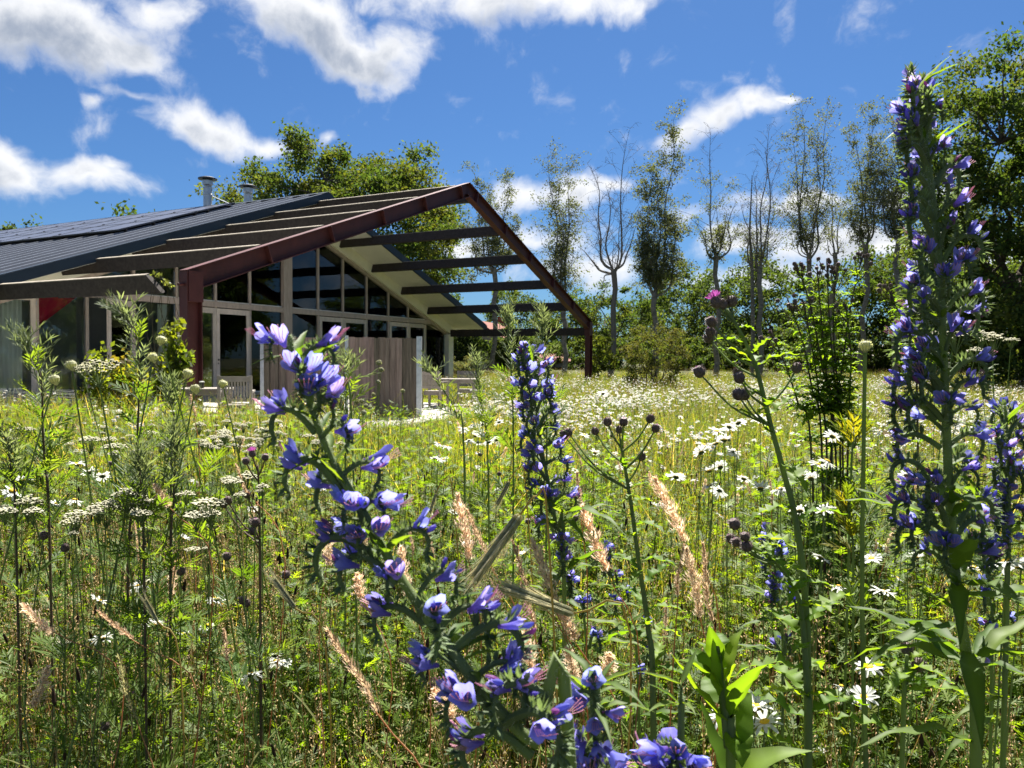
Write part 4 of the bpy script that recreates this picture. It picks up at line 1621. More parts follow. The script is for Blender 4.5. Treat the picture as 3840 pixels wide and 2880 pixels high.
def build_bugloss():
    # 1 leaning one across the front
    d = .52
    bugloss('big viper bugloss leaning across the front, bent to the left', [(1085, 1258, .56), (1100, 1330, .56), (1140, 1440, .56), (1190, 1590, .55), (1250, 1735, .55), (1350, 1900, .54), (1450, 2080, .53), (1570, 2270, .52), (1700, 2450, .51), (1850, 2640, .50), (2000, 2790, .50), (2140, 2920, .50)],
            s22([(592, 737), (703, 748), (650, 800), (683, 832), (712, 868), (603, 888), (742, 920), (640, 995), (806, 1003), (697, 1043), (752, 1088), (820, 1085), (712, 1165), (906, 1145), (757, 1205), (840, 1245), (960, 1235), (822, 1318), (1035, 1312), (1100, 1355), (922, 1420), (1105, 1435), (1080, 1492), (1125, 1485), (1020, 1585), (940, 1330), (985, 1500), (1190, 1560), (780, 1150)]),
            .0046, .0019, .96, nleaf=26, seed=1, lowleaf=0, hairs=1500, reach=.026)
    # 5 short flowering side plants by its foot
    bugloss('short bugloss shoot at the bottom edge beside the foot of the leaning one', [(2215, 2560, .56), (2225, 2700, .56), (2240, 2960, .56)], [(2225, 2550), (2262, 2690), (2165, 2600), (2175, 2780), (2235, 2830), (2170, 2850), (2290, 2860)],
            .003, .0015, .95, nleaf=14, seed=2, lowleaf=0, hairs=300, reach=.02)
    bugloss('bugloss shoot cut by the bottom edge below the broad leaved green plant', [(2545, 2800, .55), (2555, 2990, .55)], [(2480, 2810), (2540, 2825), (2590, 2860), (2515, 2870), (2450, 2860)],
            .003, .0015, 1.05, nleaf=6, seed=3, lowleaf=0, hairs=200, reach=.02)
    # 2 the tall one on the right
    A = zz(3000, 200, .7235, [(565, 125), (590, 185), (650, 165), (620, 225), (660, 210), (555, 295), (710, 295), (580, 355), (555, 410), (670, 390), (570, 475), (730, 480), (650, 530), (600, 575), (800, 590), (590, 635), (760, 675), (655, 710), (600, 755), (835, 765), (590, 840), (780, 885), (600, 940), (885, 945), (640, 1020), (840, 1075), (600, 1110), (760, 1150), (600, 1195), (905, 1230), (650, 1280), (900, 1330), (575, 1350), (820, 1430), (540, 1450), (620, 1440), (660, 1540)])
    Bq = zz(2500, 1300, .6058, [(1600, 20), (1530, 55), (1540, 125), (1930, 85), (1600, 185), (1440, 215), (1880, 205), (1750, 345), (1445, 350), (1530, 350), (1895, 375), (1555, 440), (1455, 565), (1930, 550), (1840, 675), (1445, 710), (1520, 835), (1640, 830), (1880, 760), (1465, 940), (1970, 945), (1640, 975), (1930, 1080), (1490, 1100), (1560, 1090), (1730, 1215), (1600, 1260), (1870, 1215), (1990, 1215), (1985, 1275)])
    bugloss('tallest viper bugloss, upright spire reaching high above the right horizon', [(3425, 285, .78), (3455, 420, .78), (3480, 600, .77), (3505, 800, .76), (3525, 1000, .76), (3535, 1250, .75), (3545, 1500, .75), (3555, 1750, .75), (3570, 2000, .75), (3592, 2250, .75), (3630, 2500, .76), (3660, 2800, .77)],
            A + Bq, .0062, .0018, .84, nleaf=34, seed=4, lowleaf=34, hairs=2600, reach=.032, few=True)
    # 3 the middle one before the far post
    Cq = zz(1600, 1300, 1 / 2.074, [(760, 15), (825, 45), (735, 95), (920, 140), (785, 175), (860, 210), (755, 295), (940, 290), (930, 395), (815, 390), (760, 465), (795, 530), (975, 510), (840, 605), (985, 620), (765, 690), (840, 785), (1020, 755), (810, 845), (1075, 885), (820, 945), (1060, 1030), (835, 1080), (910, 1175), (960, 1150), (1130, 1150), (895, 1365), (1050, 1490), (1060, 1630)])
    bugloss('mid sized viper bugloss standing before the gap between fence and far post', [(1985, 1300, 1.18), (1998, 1420, 1.18), (2012, 1560, 1.18), (2035, 1700, 1.17), (2062, 1840, 1.16), (2090, 2000, 1.15), (2115, 2150, 1.14)],
            Cq, .0036, .0014, .92, nleaf=34, seed=5, lowleaf=12, hairs=500, reach=.036, detail=True)
    # 4 far right
    Dq = zz(2500, 1300, .6058, [(2040, 400), (2085, 375), (2145, 400), (2055, 520), (2180, 480), (2070, 620), (2180, 560), (2040, 740), (2110, 740), (2140, 690), (2060, 815), (2110, 870), (2190, 790), (2090, 950), (2190, 1000), (2090, 1090), (2110, 1180), (2050, 1020)])
    bugloss('viper bugloss at the right picture edge beside the tallest one', [(3768, 1520, 1.05), (3778, 1650, 1.05), (3785, 1800, 1.05), (3780, 2000, 1.05), (3776, 2250, 1.05)],
            Dq, .004, .0015, .85, nleaf=24, seed=6, lowleaf=14, hairs=400, reach=.036)
    # lesser ones further back
    Eq = zz(2200, 1900, .5906, [(130, 255), (185, 430), (250, 530), (115, 345), (380, 735), (385, 905), (60, 800), (340, 1040), (10, 590), (185, 590)])
    bugloss('low bugloss behind the slanting tan grass spikes in the middle', [(2262, 2020, 1.5), (2300, 2180, 1.5), (2350, 2330, 1.5), (2390, 2500, 1.5)], Eq, .003, .0014, .9, nleaf=14, seed=7, lowleaf=14, hairs=0, reach=.04, detail=False)
    Fq = zz(2200, 1900, .5906, [(1145, 145), (1130, 200), (1225, 235), (1230, 295), (1140, 355), (1190, 450), (1190, 505), (1180, 575), (1270, 520), (1215, 870), (1275, 850), (1300, 580)])
    bugloss('low bugloss left of the white daisy, between two thistle stems', [(2890, 1975, 1.45), (2905, 2100, 1.45), (2920, 2260, 1.45), (2935, 2450, 1.45)], Fq, .003, .0014, .9, nleaf=14, seed=8, lowleaf=14, hairs=0, reach=.04, detail=False)
    Gq = zz(2900, 1800, .651, [(1240, 505), (1210, 600), (1220, 665), (1360, 790), (1230, 840), (1240, 910), (1200, 1020), (1215, 410), (1130, 360), (1090, 200)])
    bugloss('bugloss half hidden behind the lower stem of the tallest one', [(3690, 1900, 1.3), (3700, 2080, 1.3), (3712, 2250, 1.3), (3720, 2460, 1.3)], Gq, .003, .0014, .95, nleaf=14, seed=9, lowleaf=14, hairs=0, reach=.04, detail=False)
    Hq = zz(1100, 1900, .5908, [(1580, 95), (1700, 200), (1715, 315), (1745, 440), (1835, 590), (1985, 260), (1970, 340), (1920, 815), (1760, 470)])
    bugloss('dark blue bugloss behind the rye ear in the middle', [(2080, 1960, 1.4), (2105, 2080, 1.4), (2140, 2230, 1.4), (2200, 2420, 1.4)], Hq, .003, .0014, .9, nleaf=12, seed=10, lowleaf=14, hairs=0, reach=.04, detail=False)


build_bugloss()


# ---- thistles
def thistle_head_mesh(bloom, seed):
    rg = random.Random(seed)
    mb = MB()
    prof = [(.0015, -.001), (.0052, .001), (.0074, .005), (.0076, .009), (.0060, .013), (.0045, .015)]
    mb.lathe(prof, 12, None, 0, (.10, .072, .066))
    for i in range(110):
        k = rg.uniform(0, 1)
        z = .001 + .013 * k
        r = np.interp(z, [p[1] for p in prof], [p[0] for p in prof])
        th = rg.uniform(0, 6.28)
        o = Vector((math.cos(th), math.sin(th), 0))
        p = o * r + Vector((0, 0, z))
        q = p + o * rg.uniform(.0022, .0042) + Vector((0, 0, .0026))
        s = Vector((-o.y, o.x, 0)) * .0009
        g = rg.uniform(.6, 1.6)
        mb.add([p - s, p + s, q], [(0, 1, 2)], 0, (.12 * g, .09 * g, .085 * g))
    if bloom:
        for i in range(90):
            th = rg.uniform(0, 6.28)
            e = rg.uniform(0, .9)
            o = Vector((math.cos(th) * math.sin(e), math.sin(th) * math.sin(e), math.cos(e)))
            p = Vector((0, 0, .012)) + Vector((o.x, o.y, 0)) * .003
            q = p + o * rg.uniform(.009, .013)
            s = o.orthogonal().normalized() * .0005
            mb.add([p - s, p + s, q + s * .6, q - s * .6], [(0, 1, 2, 3)], 1)
    else:
        for i in range(14):
            th = rg.uniform(0, 6.28)
            o = Vector((math.cos(th) * .35, math.sin(th) * .35, 1)).normalized()
            p = Vector((0, 0, .0135))
            q = p + o * rg.uniform(.002, .0045)
            s = o.orthogonal().normalized() * .0007
            mb.add([p - s, p + s, q], [(0, 1, 2)], 1)
    return mb.mesh('flower_head', [M_thistle, M_floret])


TH_B = [thistle_head_mesh(False, s) for s in range(3)]
TH_P = [thistle_head_mesh(True, s + 5) for s in range(2)]


def thistle(label, pts, heads, blooms=(), r0=.0055, r1=.0022, nleaf=18, seed=0, tint=STEMG, hs=1.0, leaf=THLEAF, group='thistles and knapweeds', ls=1.0, cat='thistle', name='thistle'):
    rg = random.Random(700 + seed)
    path = path_px(pts)
    base = path[-1].copy()
    t = thing(name, label, cat, base, group)
    stem_part(t, base, path, r1, r0, tint, 7, 0)
    proj = [px_of(p) for p in path]
    for hi, (x, y) in enumerate(list(heads) + list(blooms)):
        i0 = min(range(len(path)), key=lambda i: abs(proj[i][1] - y) + .25 * abs(proj[i][0] - x))
        d = proj[i0][2]
        sideways = abs(x - proj[i0][0])
        want = y + 40 + sideways * .8
        i = min(range(len(path)), key=lambda i: abs(proj[i][1] - want))
        h = at(x, y, proj[i][2] + rg.uniform(-.03, .03))
        a = path[i]
        mid = a.lerp(h, .55) + Vector((0, 0, -.12 * (h - a).length + .02 * (h - a).length))
        pp = smoothpath([a, mid, h], 5)
        mb = MB()
        mb.tube([q - base for q in pp], [.0021 - .0008 * k / len(pp) for k in range(len(pp))], 5, 0, tint)
        br = mb.build('branch', M_stem, t)
        dv = (pp[-1] - pp[-2]).normalized() + Vector((0, 0, .5))
        M = frame(dv, loc=h, s=hs * rg.uniform(.9, 1.15)) @ Matrix.Rotation(math.pi / 2, 4, 'Y') @ Matrix.Translation((0, 0, -.004))
        link('flower_head', rg.choice(TH_P) if hi >= len(heads) else rg.choice(TH_B), t, local(base, M))
        if (h - a).length > .05:
            q = pp[len(pp) // 2]
            th = rg.uniform(0, 6.28)
            link('leaf', rg.choice(leaf), br, local(base, frame(Vector((math.cos(th), math.sin(th), .6)), loc=q, s=.30 * ls)))
    for k in range(nleaf):
        i = min(len(path) - 2, int((.10 + .88 * (k + rg.random()) / nleaf) * (len(path) - 1)))
        th = k * 2.4 + rg.uniform(-.5, .5)
        dv = Vector((math.cos(th), math.sin(th), rg.uniform(.25, .9)))
        f = .35 + .75 * i / len(path)
        link('leaf', rg.choice(leaf), t, local(base, frame(dv, loc=path[i], s=f * ls * rg.uniform(.8, 1.2))))
    return t


def build_thistles():
    thistle('tall thistle with one pink bloom, left of the thistle thicket', [(2726, 1160, 1.15), (2778, 1248, 1.15), (2824, 1348, 1.15), (2841, 1394, 1.15), (2882, 1562, 1.14), (2934, 1753, 1.13), (2986, 1962, 1.12), (3020, 2257, 1.10), (3029, 2700, 1.08)],
            [(2712, 1149), (2745, 1139), (2672, 1215), (2668, 1252), (2662, 1275), (2627, 1403), (2770, 1403), (2776, 1425), (2772, 1488), (2794, 1488), (2985, 1388)], [(2690, 1143)], nleaf=20, seed=1)
    thistle('thistle with many brown heads, right of the middle bugloss', [(2330, 1680, 1.3), (2345, 1760, 1.3), (2368, 1900, 1.29), (2395, 2100, 1.27), (2430, 2350, 1.24), (2450, 2680, 1.2)],
            [(2280, 1589), (2338, 1589), (2323, 1618), (2234, 1623), (2118, 1637), (2135, 1628), (2456, 1613), (2436, 1577), (2405, 1719)], nleaf=30, seed=2, hs=.86)
    thistle('purple headed creeping thistle left of the leaning bugloss', [(966, 1745, 1.6), (972, 1850, 1.6), (974, 2000, 1.6), (976, 2250, 1.6)],
            [(924, 1735), (994, 1721), (927, 1859), (857, 1884), (841, 1898), (954, 1963), (949, 1998)], [(947, 1708)], r0=.0035, r1=.0018, nleaf=10, seed=3, tint=PURP, ls=.6)
    thistle('arching thistle with a tight knot of brown heads, right of the tan spikes', [(2815, 2055, 1.1), (2860, 2068, 1.1), (2944, 2148, 1.1), (2997, 2254, 1.09), (3015, 2402, 1.08), (3027, 2609, 1.06), (3032, 2850, 1.05)],
            [(2746, 2027), (2767, 2039), (2797, 2018), (2805, 2056), (2758, 1974)], nleaf=26, seed=4, ls=1.1, hs=.9)
    thistle('low thistle with one broad flat head near the bottom right', [(3400, 2455, 1.05), (3396, 2560, 1.05), (3385, 2760, 1.05)], [(3401, 2444), (3440, 2505)], r0=.004, nleaf=14, seed=5, hs=1.15, ls=1.1)
    # thicket of tall dark stems before the birches
    stems = [((2985, 985), (3040, 1150), (3130, 1620), []), ((3063, 990), (3080, 1200), (3120, 1640), []), ((3100, 975), (3110, 1200), (3150, 1650), []), ((3135, 998), (3125, 1250), (3160, 1660), []),
             ((3235, 955), (3190, 1150), (3120, 1640), []), ((2950, 1112), (3010, 1280), (3080, 1640), []), ((2890, 1240), (2950, 1380), (3040, 1660), []), ((3330, 1075), (3390, 1220), (3440, 1500), []),
             ((3010, 1125), (3050, 1330), (3100, 1680), []), ((3170, 1130), (3190, 1330), (3180, 1680), [])]
    lab = ['at its upper left', 'in its middle', 'just right of its middle', 'on its right side', 'leaning out to the right', 'low on its left', 'lowest and farthest left', 'apart, near the tallest bugloss', 'short, inside on the left', 'short, inside on the right']
    for i, (a, b, c, _) in enumerate(stems):
        rg = random.Random(i)
        hd = [(a[0] + rg.uniform(-34, 34), a[1] + rg.uniform(-6, 48)) for _ in range(6)]
        thistle('dark stemmed thistle of the thicket before the birches, ' + lab[i], [(a[0], a[1], 2.9), (b[0], b[1], 2.9), ((b[0] + c[0]) / 2, (b[1] + c[1]) / 2, 2.9), (c[0], c[1], 2.9)], hd, r0=.0042, r1=.0024, nleaf=110, seed=20 + i, tint=(.10, .08, .06), hs=.95, group='thistles of the tall thicket', ls=1.0)


build_thistles()


# ---- mugworts
def finger_leaf(seed, n, L, W, tint, m=None):
    rg = random.Random(seed)
    mb = MB()
    mb.tube([(0, 0, 0), (L * .6, 0, .003), (L, 0, -.004)], [.0009, .0007, .0003], 4, 0, tint)
    for k in range(n):
        t = .25 + .7 * k / max(1, n - 1)
        for sd in (-1, 1):
            l = L * (.55 - .28 * abs(t - .5)) * rg.uniform(.8, 1.2)
            a = sd * rg.uniform(.45, .75)
            V, Fc = strip(l, W, bend=rg.uniform(-.1, .3), fold=.3, seg=3, peak=.45)
            M = Matrix.Translation((L * t, 0, 0)) @ Matrix.Rotation(a, 4, 'Z') @ Matrix.Rotation(rg.uniform(-.4, .2), 4, 'Y')
            g = rg.uniform(.85, 1.2)
            mb.add([M @ Vector(v) for v in V], Fc, 0, np.array(tint) * g)
    V, Fc = strip(L * .45, W, seg=3, bend=.2)
    mb.add([Vector(v) + Vector((L * .95, 0, -.003)) for v in V], Fc, 0, tint)
    return mb.mesh('leaf', m or M_plant)


SILV = (.14, .17, .10)
MUG_LOW = [finger_leaf(s, 5, .066, .0066, (.075, .12, .024)) for s in range(3)]
M_silver = mat('silvery_leaf', (1, 1, 1), .6, .2, tint=True, transl=(.42, (1.7, 1.7, .85)), rand=.18)
MUG_TOP = [finger_leaf(10 + s, 3, .040, .0029, SILV, M_silver) for s in range(3)]
FERN = [finger_leaf(20 + s, 9, .10, .0055, (.07, .12, .018)) for s in range(3)]
TANSY = [finger_leaf(30 + s, 5, .055, .006, c) for s, c in enumerate([(.10, .13, .015), (.13, .13, .015), (.085, .125, .018)])]


def mugwort(label, pts, seed, n=46, tip=18, r0=.0030, ls=1.0, tint=PURP, top=MUG_TOP, low=MUG_LOW, droop=0, name='mugwort', group='tall silvery mugworts'):
    rg = random.Random(500 + seed)
    path = path_px(pts)
    base = path[-1].copy()
    t = thing(name, label, 'wild plant', base, group)
    stem_part(t, base, path, .0013, r0, tint, 6, 0)
    for k in range(tip):
        i = rg.randrange(0, max(2, len(path) // 5))
        th = rg.uniform(0, 6.28)
        dv = (path[0] - path[3]).normalized() * 1.3 + Vector((math.cos(th), math.sin(th), 0)) * .6
        link('leaf', rg.choice(top), t, local(base, frame(dv, loc=path[i], s=ls * rg.uniform(.8, 1.3), roll=rg.uniform(-1, 1))))
    for k in range(n):
        f = (k + rg.random()) / n
        i = min(len(path) - 2, int((.10 + .85 * f) * (len(path) - 1)))
        th = k * 2.4 + rg.uniform(-.5, .5)
        dv = Vector((math.cos(th), math.sin(th), rg.uniform(.8, 1.9) if f < .5 else rg.uniform(.3, 1.1)))
        me = rg.choice(top) if f < .5 and rg.random() < .85 else rg.choice(low)
        sz = (1.2 if me in top else .55 + .6 * f) * ls
        link('leaf', me, t, local(base, frame(dv, loc=path[i], s=sz * rg.uniform(.8, 1.2), roll=rg.uniform(-.6, .6))))
    return t


def build_mugworts():
    mugwort('tallest mugwort, its drooping silvery tip before the swung out door', [(443, 1166, 1.75), (478, 1200, 1.75), (510, 1255, 1.75), (521, 1330, 1.75), (522, 1430, 1.75), (519, 1545, 1.75), (512, 1700, 1.74), (500, 1900, 1.72), (480, 2150, 1.7)], 1, n=60)
    mugwort('mugwort with silvery tip at the left, before the red curtain', [(80, 1278, 1.7), (112, 1325, 1.7), (145, 1390, 1.7), (158, 1470, 1.7), (160, 1600, 1.7), (170, 1760, 1.7), (185, 1980, 1.68)], 2, n=54)
    mugwort('mugwort rising before the concrete foot of the near red post', [(640, 1480, 1.9), (650, 1560, 1.9), (655, 1680, 1.9), (640, 1850, 1.88)], 3, n=44)
    mugwort('left one of two tall mugworts before the pergola beams', [(1903, 1180, 2.2), (1906, 1260, 2.2), (1915, 1360, 2.2), (1920, 1480, 2.2), (1925, 1700, 2.2)], 4, n=40, tint=STEMG, ls=1.05)
    mugwort('right one of two tall mugworts before the pergola beams', [(2028, 1196, 2.2), (2036, 1290, 2.2), (2044, 1390, 2.2), (2048, 1520, 2.2), (2050, 1700, 2.2)], 5, n=38, tint=STEMG, ls=1.05)
    mugwort('feathery grey green shoot before the fence planks', [(1308, 1362, 2.0), (1306, 1420, 2.0), (1300, 1500, 2.0), (1296, 1640, 2.0)], 6, n=30, tip=14, tint=STEMG)
    mugwort('pale leaning shoot just right of the flowers at the leaning bugloss tip', [(1212, 1336, 1.9), (1245, 1380, 1.9), (1285, 1460, 1.9), (1320, 1600, 1.9)], 7, n=12, tip=8, tint=STEMG)
    mugwort('bushy grey green mugwort between chairs and the middle bugloss', [(1780, 1345, 2.4), (1795, 1440, 2.4), (1812, 1560, 2.4), (1830, 1760, 2.4)], 8, n=48, tip=12, tint=STEMG)
    mugwort('slanting leafy stem with its tip beside the galvanised end post', [(1598, 1372, 2.1), (1640, 1435, 2.1), (1691, 1507, 2.1), (1714, 1568, 2.1), (1740, 1700, 2.1)], 9, n=14, tip=12, tint=STEMG)
    mugwort('broad mugwort in the left meadow below the red post', [(660, 1640, 1.6), (655, 1760, 1.6), (650, 1900, 1.6), (640, 2150, 1.58)], 10, n=54, tip=16)
    mugwort('leafy mugwort low at the far left edge', [(30, 1660, 1.6), (45, 1800, 1.6), (60, 2000, 1.6)], 11, n=40, tip=14)
    mugwort('leafy mugwort behind the front pair of yarrow heads', [(520, 1720, 1.5), (530, 1860, 1.5), (540, 2100, 1.5)], 12, n=54, tip=14)
    mugwort('fine ferny tansy in front of the thistle thicket base', [(3215, 1600, 1.7), (3205, 1680, 1.7), (3190, 1830, 1.7)], 13, n=16, tip=3, top=TANSY, low=TANSY, tint=STEMG, name='tansy', group='ferny tansies', ls=.8)
    mugwort('yellowing ferny tansy left of the large white daisy', [(3180, 1890, 1.6), (3190, 2000, 1.6), (3200, 2200, 1.6)], 14, n=22, tip=4, top=TANSY, low=TANSY, tint=STEMG, name='tansy', group='ferny tansies', ls=.8)


build_mugworts()


# ---- leafy green plant at the bottom, right of the middle
def build_leafy():
    pts = [(2690, 2420, .80), (2700, 2520, .80), (2715, 2650, .80), (2730, 2800, .80), (2740, 2950, .80)]
    path = path_px(pts)
    base = path[-1].copy()
    t = thing('broad_leaved_plant', 'bright green broad leaved plant at the bottom edge, right of the bugloss flowers', 'wild plant', base)
    stem_part(t, base, path, .003, .006, STEMG, 8, 0)
    rg = random.Random(5)
    big = [  # leaf tip pixel, root pixel, width factor
        ((2475, 2560), (2720, 2720), 1.0), ((2555, 2700), (2735, 2900), 1.15), ((2870, 2480), (2738, 2690), 1.0), ((2810, 2600), (2735, 2800), 1.3), ((2930, 2740), (2760, 2900), 1.0),
        ((2560, 2465), (2700, 2590), .8), ((2775, 2360), (2705, 2560), .8), ((2620, 2400), (2698, 2540), .7), ((2665, 2385), (2695, 2500), .6), ((2725, 2400), (2700, 2500), .7), ((2590, 2430), (2700, 2560), .7),
        ((2640, 2530), (2708, 2650), .9), ((2770, 2470), (2706, 2620), .8), ((2690, 2365), (2694, 2450), .6), ((2750, 2440), (2700, 2520), .6), ((2790, 2870), (2740, 2740), 1.2), ((2430, 2830), (2300, 2890), .9)]
    for (tx, ty), (rx, ry), w in big:
        i = min(range(len(path)), key=lambda i: abs(px_of(path[i])[1] - ry))
        a = path[i] if abs(rx - 2715) < 80 else at(rx, ry, .8)
        b = at(tx, ty, .8 + rg.uniform(-.05, .04))
        v = b - a
        M = frame(v, loc=a, s=1, roll=rg.uniform(-.5, .5)) @ Matrix.Diagonal((v.length / .155, w * 1.05, 1, 1))
        link('leaf', rg.choice(LANCE), t, local(base, M))
    # wavy grey green leaves at the right
    for k in range(2):
        pass


build_leafy()

# ---- oxeye daisies
def petal_strip(rg, L, W, z0):
    V, Fc = [], []
    dr = rg.uniform(-.25, .45)
    for i, (t, w) in enumerate(((0, .45), (.4, .95), (.82, .9), (1, .35))):
        x = .0045 + L * t
        z = z0 - dr * L * t * t + .02 * L
        V += [(x, -W / 2 * w, z + .0007 * w), (x, 0, z), (x, W / 2 * w, z + .0007 * w)]
    for i in range(3):
        a = i * 3
        Fc += [(a, a + 3, a + 4, a + 1), (a + 1, a + 4, a + 5, a + 2)]
    return V, Fc


PETALS = []
for s in range(4):
    mb = MB()
    V, Fc = petal_strip(random.Random(s), .0175, .0056, 0)
    mb.add(V, Fc)
    PETALS.append(mb.mesh('petal', M_white, smooth=True))


def ring_mesh(seed, n=20, droop=0.0):
    rg = random.Random(seed)
    mb = MB()
    for k in range(n):
        V, Fc = petal_strip(rg, .0175 * rg.uniform(.9, 1.08), .0056, 0)
        M = Matrix.Rotation(2 * math.pi * (k + rg.uniform(-.2, .2)) / n, 4, 'Z') @ Matrix.Rotation(droop + rg.uniform(-.12, .12), 4, 'Y')
        mb.add([M @ Vector(v) for v in V], Fc)
    return mb.mesh('petal_ring', M_white, smooth=True)


RINGS = [ring_mesh(1), ring_mesh(2, 18, -.18), ring_mesh(3, 21, .3), ring_mesh(4, 19, -.4)]
mb = MB()
mb.lathe([(.0073, -.0005), (.0072, .0012), (.0055, .0030), (.0030, .0038), (.0008, .0036)], 12)
DISC = mb.mesh('flower_disc', M_yellow, smooth=True)
mb = MB()
mb.lathe([(.0012, -.0045), (.0050, -.0035), (.0078, -.0008), (.0074, .0)], 10, None, 0, (.06, .09, .03))
CALYX = mb.mesh('calyx', M_stem, smooth=True)
DSTEM = {}


def daisy(head, facing, label, group, detail=0, s=1.0):
    """head: 3D place of the flower; facing: where it looks; detail 2 = single petals"""
    gz = ground_z(head.x, head.y) - .03
    rg = rnd
    base = Vector((head.x + rg.uniform(-.06, .06), head.y + rg.uniform(-.06, .06), gz))
    f = facing.normalized()
    hb = head - f * .004
    mb = MB()
    path = smoothpath([hb - base, (hb - base).lerp(Vector((0, 0, 0)), .3) - f * .01, Vector((0, 0, 0)) + (hb - base) * .35, Vector((0, 0, 0))], 2)
    mb.tube(path, [.0011 + .0006 * i / len(path) for i in range(len(path))], 4, 0, STEMG)
    t = mb.build('oxeye_daisy', M_stem)
    t.location = base
    tag(t, label, 'daisy', group)
    M = frame(f, loc=hb, s=s, roll=rg.uniform(0, 6)) @ Matrix.Rotation(math.pi / 2, 4, 'Y')
    Ml = local(base, M)
    if detail == 2:
        c = link('calyx', CALYX, t, Ml)
        tilt = rg.choice((-.35, -.1, .15))
        for k in range(20):
            R_ = Matrix.Rotation(2 * math.pi * (k + rg.uniform(-.25, .25)) / 20, 4, 'Z') @ Matrix.Rotation(tilt + rg.uniform(-.15, .15), 4, 'Y')
            link('petal', PETALS[k % 4], t, Ml @ R_)
        link('flower_disc', DISC, t, Ml)
    else:
        link('petal_ring', rg.choice(RINGS), t, Ml)
        link('flower_disc', DISC, t, Ml)
        if detail:
            link('calyx', CALYX, t, Ml)
    return t


def place_of(x):
    """where along the picture something stands, told by its neighbours"""
    for lim, txt in ((560, 'below the left mugworts'), (1050, 'left of the leaning bugloss'), (1500, 'below the privacy fence'), (1950, 'just left of the middle bugloss'), (2300, 'just right of the middle bugloss'),
                     (2700, 'right of the brown headed thistle'), (3050, 'round the pink topped thistle'), (3420, 'before the thistle thicket')):
        if x < lim:
            return txt
    return 'beside the tallest bugloss'


def sunward(rg, w=.55):
    return Vector((SUND.x * .5 + rg.uniform(-w, w), SUND.y * .55 + rg.uniform(-w, w), 1.0 + rg.uniform(-.15, .1)))


